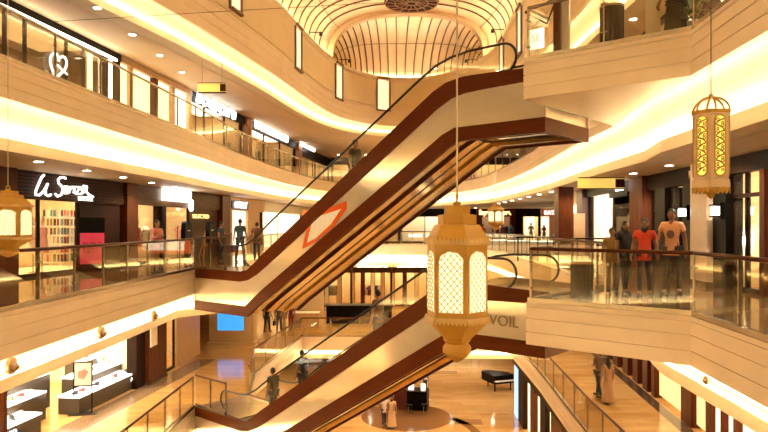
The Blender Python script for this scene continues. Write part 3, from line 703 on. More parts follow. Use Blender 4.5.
rack(world(o, d, sx(500, .9), .9, ZA), rz, 8, 'clothes rack in the far maroon shop', 'far maroon shop rack')
t, sx, w, rz, d, o = far_shop(ZA, CA, 515, 540, 'far dark brown shop with a cream poster door', darkwood, warm_wall, bays=[(516, 523, 'full', darkwood), (525, 535, 'lit', lity)])
t, sx, w, rz, d, o = far_shop(ZA, CA, 540, 566, 'far pink and cream shop with two lit doorways', mat('pink_wall', (.75, .4, .3), .5), warm_wall, bays=[(541, 549, 'lit', lity), (549, 556, 'full', MATS['pink_wall']), (556, 566, 'lit', lity)])
s = thing('shop_sign', 'small pale sign above the far pink and cream shop', 'sign', world(o, d, sx(551, -.14), -.14, ZA+2.7), rz)
text_mesh('BATA', .5, sign_w, 'lettering', s, (0, 0, 0), .03)
# --- middle level, right (P far -> Q near)
t, sx, w, rz, d, o = shop(RP, RQ, ZA, CA, 'yellow lit recess beyond the hanging direction sign', 566, 582, cream, 2.5, [(567, 581, 'lit', lity)], depth=2)
column(582, 588, RP, RQ, ZA, CA, mat('purple_dark', (.09, .03, .05), .3), 'dark purple pillar beside the bright white shop window')
t, sx, w, rz, d, o = shop(RP, RQ, ZA, CA, 'bright white shop window with hanging goods on the right', 588, 612, black, 2.75, [(589, 611, 'glass')], whitew, depth=2.2, light_m=emis('shop_panel_bright', (1, .93, .8), 14))
rack(world(o, d, sx(600, 1.0), 1.0, ZA), rz, 8, 'rack of clothes in the bright white window', 'bright white right window rack')
shelf_unit(world(o, d, sx(603, 1.6), 1.6, ZA), rz, 2.4, 2.5, 'white goods shelf behind the bright white window', 'on the white shelf of the bright window', 5, 6)
s = thing('shop_sign', 'white lettered sign at the ceiling above the dark doorway', 'sign', world(o, d, sx(619, -.35), -.35, ZA+2.9), rz)
text_mesh('VNS', .5, sign_w, 'lettering', s, (0, 0, 0), .03, bold=.02)
t, sx, w, rz, d, o = shop(RP, RQ, ZA, CA, 'dark shop doorway behind the two blurred walkers', 612, 631, black, 2.55, [(613, 630, 'door')], darkwood, depth=2.5, light=False)
t, sx, w, rz, d, o = shop(RP, RQ, ZA, CA, 'narrow case of small lit frames beside the pink pillar', 631, 637, darkwood, 2.7, [(632, 636, 'panel', darkwood)], darkwood, depth=.6, light=False)
for k in range(6): MB().b2((.25, -.06, .75+k*.34), (w-.25, -.02, .95+k*.34)).build('lit_frame', litw, t)
column(637, 650, RP, RQ, ZA, CA, wood('red_pillar', (.16, .045, .02), .25), 'reddish wooden pillar behind the walker in orange')
t, sx, w, rz, d, o = shop(RP, RQ, ZA, CA, 'dark framed shop window with sconces behind the man in the tee', 650, 700, darkwood, 2.62,
    [(651, 658, 'glass'), (658, 668, 'full', black), (668, 686, 'glass'), (686, 700, 'full', black)], warm_wall, depth=2.2)
s = thing('shop_sign', 'cream letters on the dark header left of the tall lantern', 'sign', world(o, d, sx(694, -.16), -.16, ZA+2.85), rz)
text_mesh('HAC', .3, mat('cream_letters', (.8, .65, .45), .4), 'lettering', s, (0, 0, 0), .02)
MB().b2((sx(651), .04, 1.95), (sx(686), .17, 2.03)).build('transom', darkwood, t)
MB().b2((sx(676), .04, 0), (sx(678), .17, 2.6)).build('mullion', darkwood, t)
column(700, 717, RP, RQ, ZA, CA, mat('cream_stone', (.75, .55, .35), .35), 'cream stone pillar under the tall lantern')
t, sx, w, rz, d, o = shop(RP, RQ, ZA, CA, 'dark framed shop window at the right edge with a glaring lamp', 717, 800, darkwood, 2.7,
    [(717, 730, 'full', black), (730, 743, 'glass'), (743, 764, 'glass'), (764, 769, 'full', brown_v)], warm_wall, depth=2.0)
MB().b2((sx(730), .04, 2.15), (sx(764), .17, 2.24)).build('transom', darkwood, t)
def sconce(px, lab):
    s = thing('wall_sconce', lab, 'wall lamp', world(o0, d0, sx0(px, -.2), -.2, ZA+1.86), rz0)
    MB().b2((-.05, 0, -.2), (.05, .1, .2)).build('back_plate', black, s)
    MB().b2((-.075, -.16, -.1), (.075, -.02, .1)).build('lamp_shade', emis('sconce_glow', (1, .92, .75), 5), s)
    f = MB(); f.b2((-.12, -.18, .12), (.12, 0, .15)); f.b2((-.12, -.18, -.15), (.12, 0, -.12)); f.build('shade_cap', black, s)
L_ = math.hypot(RQ[0]-RP[0], RQ[1]-RP[1]); d0 = ((RQ[0]-RP[0])/L_, (RQ[1]-RP[1])/L_); o0 = RP; sx0 = lambda px, y=0: on_line(px, (RP[0]-d0[1]*y, RP[1]+d0[0]*y), (RQ[0]-d0[1]*y, RQ[1]+d0[0]*y)); rz0 = math.atan2(d0[1], d0[0])
sconce(685.5, 'small glowing wall lamp left of the cream pillar'); sconce(719, 'small glowing wall lamp right of the cream pillar')
s = thing('spot_lamp', 'glaring round lamp inside the right edge shop window', 'spotlight', world(o0, d0, sx0(742, .5), .5, ZA+1.15), rz0)
MB().ball((0, 0, 0), .09).build('bulb', emis('glare_bulb', (1, .9, .7), 120), s); MB().tube([(0, 0, -1.1), (0, 0, -.08)], .02, 6).build('lamp_stem', darksteel, s)
# --- upper level, left
ledw = emis('led_line', (1, .85, .6), 7)
t, sx, w, rz, d, o = shop(LP, LQ, ZD, CD, 'dim brown shop with light line and glowing heart on the upper left', -60, 118, black, 2.75, [(8, 28, 'glass'), (28, 69, 'glass'), (69, 86, 'glass'), (86, 107, 'glass'), (108, 118, 'full', darkwood)], wood('shop_brown_wall', (.20, .095, .035), .4), depth=3.2, post=darkwood, light_m=emis('dim_panel', (1, .65, .3), .4))
MB().b2((0, -.14, 2.68), (w-.3, -.1, 2.76)).build('light_line', ledw, t); MB().b2((sx(107), -.12, .2), (sx(108)+.05, -.06, 2.7)).build('light_line', ledw, t)
MB().b2((sx(88), -.02, .2), (sx(92), .04, 2.6)).build('lit_strip', lity, t)
s = thing('heart_sign', 'white glowing heart sign in the upper left shop', 'sign', world(o, d, sx(58, .0), .0, ZD+1.75), rz)
hp = []
for i in range(25):
    a = 2*PI*i/24; hp.append((.03*13.5*math.sin(a)**3, 0, .029*(13*math.cos(a)-5*math.cos(2*a)-2*math.cos(3*a)-math.cos(4*a))))
MB().tube([(p[0]+p[2]*.25, 0, p[2]) for p in hp[2:]], .036, 6).build('heart_tube', sign_w, s)
MB().tube([(-.1, -.05, -.02), (.1, -.05, -.1), (.4, -.05, -.2)], .028, 6).build('script_stroke', sign_w, s)
shelf_unit(world(o, d, sx(50, 2.0), 2.0, ZD), rz, 2.4, 1.2, 'low shelf in the dim upper left shop under the heart', 'under the heart sign', 2, 8)
for px, nm, k in ((72, 'left', 9), (80, 'right', 2)): mannequin(world(o, d, sx(px), .9, ZD+.05), rz, gm[k], 'mannequin in the dim upper shop, the %s one beside the heart' % nm)
t, sx, w, rz, d, o = shop(LP, LQ, ZD, CD, 'row of tall cream lit panels along the upper left walkway', 119, 190, tan_w, 2.75,
    [(119, 128, 'lit', lity), (128, 131, 'full', tan_w), (131, 151, 'lit', lity), (152, 156, 'full', brown_v), (156, 170, 'lit', lity), (170, 173, 'full', tan_w), (173, 187, 'lit', litw), (187, 190, 'full', tan_w)], depth=1.0, light=False)
t, sx, w, rz, d, o = shop(LP, LQ, ZD, CD, 'open warm shop under a blue white script sign, upper left', 190, 243, black, 2.55, [(192, 206, 'glass'), (206, 226, 'glass'), (226, 243, 'glass')], warm_wall, depth=3)
s = thing('shop_sign', 'blue white script sign on the upper left header', 'sign', world(o, d, sx(217, -.3), -.3, ZD+2.75), rz)
text_mesh('bodycare', .95, emis('sign_ice', (.75, .9, 1), 1.6), 'lettering', s, (0, 0, 0), .03, shear=.3, width=5.2, bold=.02)
rack(world(o, d, sx(215, 1.4), 1.4, ZD), rz, 9, 'rack of clothes under the script sign upstairs', 'script sign shop rack')
mannequin(world(o, d, sx(228, .7), .7, ZD+.05), rz, gm[5], 'mannequin in teal under the script sign upstairs')
column(243, 248, LP, LQ, ZD, CD, mat('orange_brown', (.4, .15, .06), .35), 'orange brown pillar between the two upstairs signs')
LP3, LQ3 = (lfx(36), 36), (-5.4, 57.5)
t, sx, w, rz, d, o = shop(LP3, LQ3, ZD, CD, 'upstairs clothes shop with long white lettered sign', 249, 296, darkwood, 2.5, [(250, 265, 'glass'), (265, 281, 'glass'), (281, 296, 'glass')], warm_wall, depth=2.5)
s = thing('shop_sign', 'long white lettered sign on the upstairs clothes shop', 'sign', world(o, d, sx(273, -.3), -.3, ZD+2.8), rz)
text_mesh('UNDERGROUND', .8, sign_w, 'lettering', s, (0, 0, 0), .03, width=7.2, bold=.02)
mannequin(world(o, d, sx(277, .7), .7, ZD+.05), rz, gm[9], 'mannequin in white upstairs under the long sign', 1.9)
mannequin(world(o, d, sx(258, .7), .7, ZD+.05), rz, gm[3], 'mannequin in blue upstairs under the long sign', 1.9)
column(296, 299, LP3, LQ3, ZD, CD, MATS['orange_brown'], 'orange brown pillar at the end of the long upstairs sign')
t, sx, w, rz, d, o = shop(LP3, LQ3, ZD, CD, 'dark fronted last upstairs shop on the left with small white sign', 300, 330, black, 2.2, [(302, 314, 'glass'), (316, 329, 'glass')], warm_wall, depth=2.2)
s = thing('shop_sign', 'small white lettered sign on the last upstairs shop', 'sign', world(o, d, sx(308, -.5), -.5, ZD+2.95), rz)
text_mesh('MAX & CO', .7, sign_w, 'lettering', s, (0, 0, 0), .03, width=4.6, bold=.03)
t, sx, w, rz, d, o = far_shop(ZD, CD, 331, 420, 'far upstairs shop front behind the escalator tops', brown_b, warm_wall, bays=[(333, 370, 'glass'), (372, 418, 'glass')])
t, sx, w, rz, d, o = far_shop(ZD, CD, 420, 520, 'far upstairs shop front right of the lantern cable', brown_b, warm_wall, bays=[(422, 470, 'glass'), (472, 518, 'glass')])
for a in range(3): rack((1.5+3*a, 57, ZD), 0, 8, 'clothes rack upstairs at the far end, %s' % ('left', 'middle', 'right')[a], 'upstairs %s far rack' % ('left', 'middle', 'right')[a])
# --- upper level, right
t = thing('sign_post', 'brown post with white sign and angled frame above the escalator head', 'sign post', (3.46, 12.72, ZD), R(-40))
MB().b2((-.07, -.07, 0), (.07, .07, 2.6)).build('post', brown_v, t); MB().b2((.09, -.03, 0), (.24, .03, 2.4)).build('lilac_panel', mat('lilac_sheet', (.75, .68, .72), .15), t)
MB().b2((-.62, -.03, .35), (-.30, .0, .75)).build('sign_board', litw, t); text_mesh('SE', .2, mat('grey_letters', (.3, .3, .3), .5), 'lettering', t, (-.46, -.04, .55), .004)
MB().tube([(-.72, 0, 1.15), (-.05, 0, 1.28), (-.05, 0, 1.24), (-.24, 0, .82), (-.72, 0, 1.15)], .022, 6).build('bracket_frame', brown_v, t)
MB().tube([(-.46, .02, 0), (-.46, .02, .4)], .02, 6).build('sign_leg', steel, t)
t, sx, w, rz, d, o = shop(RP, RQ, ZD, CD, 'upper right shop above the walkway corner', 640, 790, darkwood, 2.9, [(642, 690, 'glass'), (692, 760, 'glass')], whitew, depth=2)
# --- lower level, left
t, sx, w, rz, d, o = shop(LP, LQ, ZB, CB, 'bright white shoe shop at the lower left', -90, 143, black, 2.6, [(0, 4, 'full', brown_v), (134, 143, 'full', darkwood)], warm_wall, depth=4.5, light_m=emis('shop_panel_shoe', (1, .88, .62), 8))
def shoe_table(px0, px1, y0, label, steps, word, base=(.06, .045, .03)):
    x0, x1 = sx(px0), sx(px1)
    t = thing('display_plinth', label, 'display table', world(o, d, x0, y0, ZB), rz)
    for k in range(steps):
        pb = MB().b2((k*1.3, k*.75, 0), (x1-x0+k*1.3, .75+k*.75, .55+k*.3)).build('plinth_base', mat('plinth_dark', base, .4), t)
        MB().b2((-.02+k*1.3, k*.75-.02, .55+k*.3), (x1-x0+.02+k*1.3, .77+k*.75, .6+k*.3)).build('plinth_top', emis('lit_shelf_top', (1, .93, .8), 1.3), pb)
        n = int((x1-x0)/.42)
        for j in range(n):
            kk = random.choice((9, 7, 2, 0, 6, 1)); m = MB()
            m.prism([(-.13, 0), (.13, 0), (.15, .035), (.05, .06), (-.03, .12), (-.13, .13)], -.045, .045, 1)
            g = m.build('shoe', gm[kk]); q = world(o, d, x0+.25+j*.42+k*1.3, y0+.35+k*.75, ZB+.601+k*.3); g.location = q; g.rotation_euler = (0, 0, rz+R(random.choice((60, 75, 100, 240))))
            tag(g, '%s shoe set out on the %s' % (gn[kk], word), 'shoe', 'shoes on the '+word)
    text_mesh('ALDO', .2, sign_w, 'lettering', t, ((x1-x0)*(.93 if px0 > 60 else .5), -.02, .38), .01)
    return t
shoe_table(82, 140, .1, 'long lit white shoe plinth at the far end of the shoe shop', 3, 'long lit plinth')
shoe_table(-20, 47, .2, 'stepped lit white shoe plinth at the near end of the shoe shop', 3, 'stepped near plinth')
shelf_unit(world(o, d, sx(30, 3.9), 3.9, ZB), rz, 4.5, 2.6, 'tall white shoe shelf behind the near plinth', 'on the near back shelf', 5, 10, 'shoe')
shelf_unit(world(o, d, sx(100, 3.9), 3.9, ZB), rz, 6.5, 2.6, 'tall white shoe shelf behind the long plinth', 'on the far back shelf', 5, 14, 'shoe')
s = thing('lit_poster', 'white lit poster on the back wall of the shoe shop', 'poster', world(o, d, sx(122, 3.3), 3.3, ZB+1.9), rz)
MB().b2((-.8, 0, -.45), (.8, .06, .45)).build('poster_sheet', litw, s); MB().b2((-.86, .02, -.5), (.86, .08, .5)).build('poster_frame', black, s)
for px, nm in ((116, 'left'), (130, 'right')):
    s = thing('mannequin_bust', 'small white bust on the long shoe plinth, the %s one' % nm, 'mannequin', world(o, d, sx(px), 1.2, ZB+.9), rz)
    MB().lathe([(.1, 0), (.1, .03), (.03, .05), (.03, .15), (.1, .2), (.14, .4), (.12, .5), (.05, .56), (.04, .62)], 12).build('torso', gm[9], s, True)
column(143, 161, LP, LQ, ZB, CB, brown_v, 'red brown pillar at the far corner of the shoe shop')
s = thing('notice_board', 'small cream notice on the pillar beside the shoe shop', 'notice', (lfx(25.3)+.34, 25.35, ZB+1.9), 0)
MB().b2((-.02, -.35, -.4), (.02, .35, .4)).build('sheet', mat('cream_sheet', (.75, .62, .42), .5), s)
# granite threshold
struct(MB().add([(lfx(6)+.1, 6, ZB+.006), (lfx(6)+1.0, 6, ZB+.006), (lfx(30)+1.0, 30, ZB+.006), (lfx(30)+.1, 30, ZB+.006)], [(0, 1, 2, 3)]).build('trim_15', mat('granite_strip', (.24, .15, .08), .15, var=.35, scale=20)))
LB2 = (lfx(27), 27); LB3 = (-8.0, 50)
t, sx, w, rz, d, o = shop(LB2, LB3, ZB, CB, 'dark shop row at the far lower left under the middle walkway', 164, 200, darkwood, 2.5, [(166, 176, 'glass'), (178, 200, 'panel', tan_w)], warm_wall, depth=2)
t = thing('screen_pillar', 'beige pillar with blue screen under the escalator foot', 'pillar', (-8.0, 33.5, ZB))
MB().b2((-1.15, 0, .15), (1.15, .9, 3.05)).build('shaft', mat('beige_stone', (.6, .42, .22), .3), t); MB().b2((-1.25, -.1, 0), (1.25, 1, .15)).build('plinth', MATS['beige_stone'], t)
MB().b2((-.7, -.05, .8), (.65, 0, 1.65)).build('screen', emis('blue_screen', (.04, .3, .9), .5), t)
# lower far shops
FB, FB2 = (-9, 50), (13, 50)
for i, (a, b, lab) in enumerate(((232, 300, 'far lower shop behind three standing walkers'), (300, 352, 'far lower shop with tall cream columns'), (352, 392, 'far lower shop with rounded window heads'), (392, 440, 'far lower panelled shop behind the escalator glass'), (440, 520, 'far lower shop hidden behind the big lantern'))):
    wd = (b-a)/4
    t, sx, w, rz, d, o = shop(FB, FB2, ZB, CB, lab, a, b, brown_b, 2.6, [(a+wd*k+2.5, a+wd*(k+1)-1, 'glass') for k in range(4)]+[(a+wd*k-1, a+wd*k+2.5, 'full', (tan_w, brown_v, cream)[k % 3]) for k in range(4)], warm_wall, depth=2.5)
    if i in (1, 2): rack(world(o, d, w*.5, 1, ZB), rz, 7, 'clothes rack in %s' % lab, 'rack in %s' % lab)
# lower right shops
amb = emis('amber_panel', (1, .66, .28), .42)
RBP, RBQ = (11.2, 36), (9.0, 14)
t, sx, w, rz, d, o = shop(RBP, RBQ, ZB, CB, 'row of dark brown doors at the far lower right', 596, 652, brown_b, 2.55, [(a, a+5, 'full' if i % 2 else 'glass', brown_v) for i, a in enumerate(range(600, 650, 5))], warm_wall, depth=1.5)
t, sx, w, rz, d, o = shop(RBP, RBQ, ZB, CB, 'cream lit lower right shop with brown posts', 652, 800, tan_w, 2.6, [(654, 657, 'full', brown_v), (658, 683, 'lit', amb), (684, 694, 'full', brown_v), (695, 708, 'lit', amb), (709, 713, 'full', brown_v), (714, 723, 'lit', lity), (724, 726, 'full', brown_v), (727, 736, 'lit', lity), (737, 740, 'full', brown_v), (741, 760, 'lit', lity)], depth=1.2)
struct(MB().add([(8.5, 14, ZB+.006), (8.9, 14, ZB+.006), (11.0, 36, ZB+.006), (10.6, 36, ZB+.006)], [(0, 1, 2, 3)]).build('trim_16', granite))
# bottom level walls under the right lower floor
RCP, RCQ = (8.0, 44), (6.9, 16)
cm = [brown_v, darkwood, litw, tan_w]
t, sx, w, rz, d, o = shop(RCP, RCQ, ZC, ZB-1.3, 'ground floor shops with dark posts under the lower right walkway', 514, 600, darkwood, 2.9, [(516, 519, 'full', emis('blue_neon_post', (.25, .45, .9), .8)), (520, 525, 'full', darkwood), (527, 531, 'lit', lity), (532, 536, 'full', brown_v), (537, 541, 'lit', lity), (542, 547, 'full', darkwood), (549, 552, 'lit', lity), (553, 564, 'full', brown_v), (566, 570, 'lit', lity), (571, 590, 'full', brown_v)], warm_wall, depth=1.2)
FC, FC2 = (-9, 60), (16, 60)
t, sx, w, rz, d, o = shop(FC, FC2, ZC, ZB-1.3, 'ground floor far wall of cream shops under the lower floor', 330, 520, cream, 2.7, [(335+k*24, 352+k*24, 'glass') for k in range(7)], warm_wall, depth=2)
# inlaid floor circles on the ground floor
ck = (0.9, 36.5)
inl = mat('inlay_brown', (.22, .10, .035), .12)
struct(MB().lathe([(0, ZC+.01), (2.6, ZC+.01), (2.6, ZC+.001), (0, ZC+.001)], 48, (1.3, 36.9, 0)).build('trim_17', inl))
m = MB(); n = 64
for (r0, r1) in ((5.0, 5.5),):
    pts = [(ck[0]-1.2+r*math.cos(2*PI*k/n), ck[1]-3+r*math.sin(2*PI*k/n), ZC+.004) for k in range(n) for r in (r0, r1)]
    m.add(pts, [(2*k, 2*k+1, (2*k+3) % (2*n), (2*k+2) % (2*n)) for k in range(n)])
struct(m.build('trim_18', inl))
m = MB(); pts = [(5.5+r*math.cos(PI*.5+PI*k/n), 42+r*math.sin(PI*.5+PI*k/n), ZC+.004) for k in range(n+1) for r in (5.6, 6.6)]
m.add(pts, [(2*k, 2*k+1, 2*k+3, 2*k+2) for k in range(n)]); struct(m.build('trim_19', mat('inlay_tan', (.34, .18, .07), .12)))

# ------------------------------------------------------------------ lanterns
glow = emis('lantern_glow', (1, .88, .5), .5)
def lat_bars(m, w, z0, z1, r, y, arch_top=True):
    # diagonal lattice clipped to an arched window in the xz plane
    def inside(x, z):
        if abs(x) > w/2 or z < z0: return False
        zt = z1-w/2*.9
        if z <= zt: return True
        return (x/(w/2))**2+((z-zt)/(w/2*.9))**2 <= 1
    st = w/3.2
    for s_ in (-1, 1):
        c = -3
        while c < 3:
            run = []; k = 0
            for i in range(-60, 61):
                x = w/2*i/60; z = (z0+z1)/2+s_*x*1.15+c
                if inside(x, z): run.append((x, y, z))
                else:
                    if len(run) > 2: m.tube([run[0], run[-1]], r, 4)
                    run = []
            if len(run) > 2: m.tube([run[0], run[-1]], r, 4)
            c += st
def arch_poly(w, z0, z1, sc_=True):
    zt = z1-w/2*.9; pts = [(-w/2, z0), (w/2, z0), (w/2, zt)]
    n = 18
    for i in range(1, n):
        a = PI*i/n; k = 1+(.07*abs(math.sin(4.5*a)) if sc_ else 0)
        pts.append((w/2*math.cos(a)*min(k, 1.06), zt+w/2*.9*math.sin(a)*k))
    pts.append((-w/2, zt)); return pts
def make_lantern(label, k, ph, detail=True):
    # six sided lantern, origin at the top of the crown
    t = thing('hanging_lantern', label, 'lantern')
    # z measured down from the crown (0)
    def tier(prof, name, m): return MB().lathe([(r*k, z*k) for r, z in prof], 6, ph=ph).build(name, m, t)
    # crown: stepped tiers
    tier([(.03, .0), (.145, -.0), (.145, -.09), (.215, -.10), (.215, -.2), (.25, -.205), (.345, -.36), (.35, -.37)], 'roof', ochre)
    tier([(.35, -.37), (.335, -.42), (.335, -1.19), (.35, -1.2), (.35, -1.24)], 'body', ochre)
    tier([(.35, -1.24), (.32, -1.28), (.16, -1.44), (.15, -1.47)], 'base', ochre)
    MB().lathe([(.15*k, -1.46*k), (.125*k, -1.5*k), (.155*k, -1.54*k), (.155*k, -1.6*k), (.1*k, -1.65*k), (.03*k, -1.70*k), (0, -1.71*k)], 16).build('finial', ochre, t, True)
    NS = 6; cs = math.cos(PI/NS); aw = .25*k; ap = .335*k*cs
    gm_ = MB(); fm = MB(); bm_ = MB()
    for i in range(NS):
        a = ph+PI/NS+i*2*PI/NS; M = Matrix.Rotation(a+PI/2, 4, 'Z')
        def put(src, dst):
            dst.add([M @ Vector(v) for v in src.v], src.f)
        g = MB().prism(arch_poly(aw, -1.13*k, -.50*k), -ap-.006*k, -ap-.012*k, 1)
        b = MB().prism(arch_poly(aw+.02*k, -1.14*k, -.488*k), -ap+.0*k, -ap-.007*k, 1)
        l = MB(); lat_bars(l, aw, -1.13*k, -.50*k, .0045*k, -ap-.014*k)
        gl = MB(); put(g, gl); gl.build('glowing_window', glow, t)
        put(b, fm); put(l, bm_)
        # leaf crest strips top and bottom
        n = 8; side = 2*.36*k*math.sin(PI/NS)
        for zc, sg in ((-.40, 1), (-1.215, -1)):
            cm_ = MB()
            for j in range(n):
                x = -side/2+side*(j+.5)/n; r = side/n*.46
                pts = [(x-r, zc*k), (x+r, zc*k), (x+r*.95, zc*k+sg*r*1.0), (x+r*.35, zc*k+sg*r*2.1), (x, zc*k+sg*r*2.5), (x-r*.35, zc*k+sg*r*2.1), (x-r*.95, zc*k+sg*r*1.0)]
                cm_.prism(pts, -.36*k*cs-.002, -.36*k*cs-.010*k, 1)
            c2 = MB(); put(cm_, c2); c2.build('leaf_crest', ochre_l, t)
    fm.build('window_surround', ochre_l, t)
    if detail: bm_.build('window_lattice', mat('lattice_bar', (.45, .3, .1), .5), t)
    tier([(.34, -.395), (.36, -.397), (.36, -.415), (.34, -.42)], 'cornice', ochre_l); tier([(.34, -1.19), (.36, -1.195), (.36, -1.215), (.34, -1.22)], 'cornice', ochre_l)
    # ring and knob
    b = MB(); b.ball((0, 0, .02*k), (.045*k, .045*k, .04*k)); b.tube([(0, .05*k*math.cos(a/12*2*PI), .09*k+.05*k*math.sin(a/12*2*PI)) for a in range(12)], .01*k, 6, True); b.build('hanging_ring', ochre, t, True)
    return t
def cable(p, z1, label, r=.008, m=None):
    o = MB().tube([(0, 0, 0), (0, 0, z1-p[2])], r, 6).build('suspension_cable', m or mat('cable_pale', (.6, .5, .35), .5)); o.location = p
    return tag(o, label, 'cable')
YL = 7.0
la = make_lantern('largest ochre six sided lantern with glowing latticed windows, centre', 1.0, R(41)); la.location = (73*YL/640, YL, 1.5+(226-206)*YL/640)
cable((73*YL/640, YL, 1.5+.22+.13), 14.2, 'pale cable holding the largest lantern', .011)
l2 = make_lantern('ochre lantern at the left edge before the lingerie shop', 1.0, R(25)); l2.location = ((8-384)*9.9/640, 9.9, 1.5+(226-191)*9.9/640)
l2.scale = (1.0, 1.0, .60)
cable(((8-384)*9.9/640, 9.9, 1.5+(226-187)*9.9/640), 12, 'thin cable holding the left edge lantern', .006)
l3 = make_lantern('tiny far lantern before the yellow lettered shop sign', .95, R(10), False); l3.location = ((496-384)*24/640, 24, 1.5+(226-204)*24/640); l3.scale = (.95, .95, .6)
cable(((496-384)*24/640, 24, 1.5+(226-200.5)*24/640), 13.9, 'thin cable of the tiny far lantern', .006)
# --- tall cylindrical lantern
YT = 8.0; s_ = 640/YT
t = thing('hanging_lantern', 'tall cream lantern with yellow scrolled slots at the upper right', 'lantern', ((711-384)/s_, YT, 1.5+(226-112)/s_))
pale = mat('pale_pink_board', (.74, .54, .34), .5, var=.04); RL = .232
MB().lathe([(.0, 0), (RL+.012, 0), (RL+.012, -.05), (RL-.01, -.055), (RL-.01, -.84), (RL+.006, -.86), (RL+.012, -.93), (RL+.012, -.95), (.18, -.97), (0, -.97)], 6, ph=R(3)).build('body', pale, t)
MB().lathe([(RL+.013, .008), (RL+.02, -.0), (RL+.02, -.03), (RL+.013, -.04)], 6, ph=R(3)).build('rim', ochre, t)
for i in range(6):
    a = R(3)+PI/6+i*PI/3; M = Matrix.Rotation(a+PI/2, 4, 'Z'); ap = (RL-.01)*math.cos(PI/6)
    def slot(w, z0, z1, n=10):
        pts = []
        for j in range(n+1): aa = PI*j/n; pts.append((w/2*math.cos(aa), z1-w/2+w/2*math.sin(aa)))
        for j in range(n+1): aa = PI+PI*j/n; pts.append((w/2*math.cos(aa), z0+w/2+w/2*math.sin(aa)))
        return pts
    sw = .118
    q = MB().prism(slot(sw, -.80, -.075), -ap-.001, -ap-.006, 1); r = MB().add([M @ Vector(v) for v in q.v], q.f); r.build('glowing_slot', emis('yellow_glow', (1, .72, .12), .38), t)
    q = MB()
    for j in range(9):
        zz = -.115-j*.072; sg = 1 if j % 2 else -1
        q.tube([(-.05*sg, -ap-.009, zz), (-.01*sg, -ap-.009, zz-.012), (.034*sg, -ap-.009, zz-.04), (.05*sg, -ap-.009, zz-.066)], .009, 4)
        q.tube([(.03*sg+.017*math.cos(c_/6*2*PI), -ap-.009, zz-.008+.017*math.sin(c_/6*2*PI)) for c_ in range(6)], .0065, 4, True)
        q.tube([(-.03*sg+.015*math.cos(c_/6*2*PI), -ap-.009, zz-.045+.015*math.sin(c_/6*2*PI)) for c_ in range(6)], .0065, 4, True)
    r = MB().add([M @ Vector(v) for v in q.v], q.f); r.build('scroll_work', mat('dark_gold', (.3, .17, .03), .4, .3), t)
    q = MB().tube([(p[0]*1.08, -ap-.008, (p[1]+.44)*1.02-.44) for p in slot(sw, -.80, -.075)], .009, 5, True)
    r = MB().add([M @ Vector(v) for v in q.v], q.f); r.build('slot_rim', ochre, t)
    for xx in (-.08, -.027, .027, .08):
        q = MB().prism([(xx-.018, -.95), (xx+.018, -.95), (xx+.026, -.975), (xx+.016, -1.005), (xx, -1.02), (xx-.016, -1.005), (xx-.026, -.975)], -.205, -.213, 1); r = MB().add([M @ Vector(v) for v in q.v], q.f); r.build('hanging_leaf', ochre, t)
MB().lathe([(.15, -.97), (.11, -1.0), (.05, -1.03), (.03, -1.07), (.0, -1.09)], 12).build('base_finial', ochre, t, True)
for k in range(3):
    a = PI*k/3+.3
    MB().tube([(.215*math.cos(th)*math.cos(a), .215*math.cos(th)*math.sin(a), .18*math.sin(th)) for th in [PI*i/14 for i in range(15)]], .014, 6).build('crown_hoop', ochre, t, True)
MB().ball((0, 0, .2), .03).build('hook', steel, t)
cable((t.location[0], YT, t.location[2]+.2), 13.5, 'thin cable holding the tall cream lantern', .006, darksteel)
# thin guy wire high across the left
o = MB().tube([(-8.6, 16.6, 6.8), (-4.2, 15.7, 6.75), (1.5, 17.5, 7.7)], .008, 5).build('guy_wire', mat('wire_brown', (.2, .11, .05), .5)); tag(o, 'thin wire strung across the void at the upper left', 'wire')

# ------------------------------------------------------------------ hanging direction signs
def hang_sign(p, w, rz, label, top):
    t = thing('direction_sign', label, 'sign', p, rz)
    MB().b2((-w/2, -.06, -.16), (w/2, .06, .16)).build('sign_box', emis('sign_amber', (1, .62, .14), .3), t)
    MB().b2((w*.3, -.07, -.14), (w/2, .07, .14)).build('icon_plate', brown_v, t)
    for s_ in (-1, 1): MB().tube([(s_*w*.35, 0, .16), (s_*w*.35, 0, top-p[2])], .012, 5).build('hanger_rod', steel, t)
    f = MB(); f.b2((-w/2, -.07, .16), (w/2, .07, .19)); f.b2((-w/2, -.07, -.19), (w/2, .07, -.16)); f.build('sign_edge', brown_v, t)
hang_sign(((212-384)*24/640, 24, 1.5+(226-92)*24/640+.15), 1.05, 0, 'yellow hanging direction sign over the upper left walkway', ZE-1.75)
hang_sign(((601-384)*21/640, 21, 1.5+(226-187)*21/640+.12), 1.5, 0, 'yellow hanging direction sign over the right walkway', ZD-1.65)

# ------------------------------------------------------------------ furniture and fittings
def bin_(p, label, sc_=1):
    t = thing('litter_bin', label, 'litter bin', p)
    n = 40; vs = []; 
    prof = [(.21, 0), (.21, .76), (.2, .8)]
    m = MB(); pts = [(.215*(1 if k % 2 else .93)*math.cos(2*PI*k/n), .215*(1 if k % 2 else .93)*math.sin(2*PI*k/n)) for k in range(n)]
    m.prism(pts, .03, .76); m.build('fluted_drum', mat('bin_dark', (.035, .02, .012), .35), t)
    MB().lathe([(.0, 0), (.2, 0), (.2, .03), (0, .03)], 24).build('foot', darksteel, t); MB().lathe([(.1, .76), (.22, .76), (.22, .8), (.1, .79)], 24).build('lid_ring', mat('bin_tan', (.5, .36, .2), .4), t)
bin_((3.88, 12.55, ZA), 'dark fluted litter bin behind the middle right railing')
bin_((4.2, 11.8, ZD), 'dark fluted litter bin behind the upper right railing')
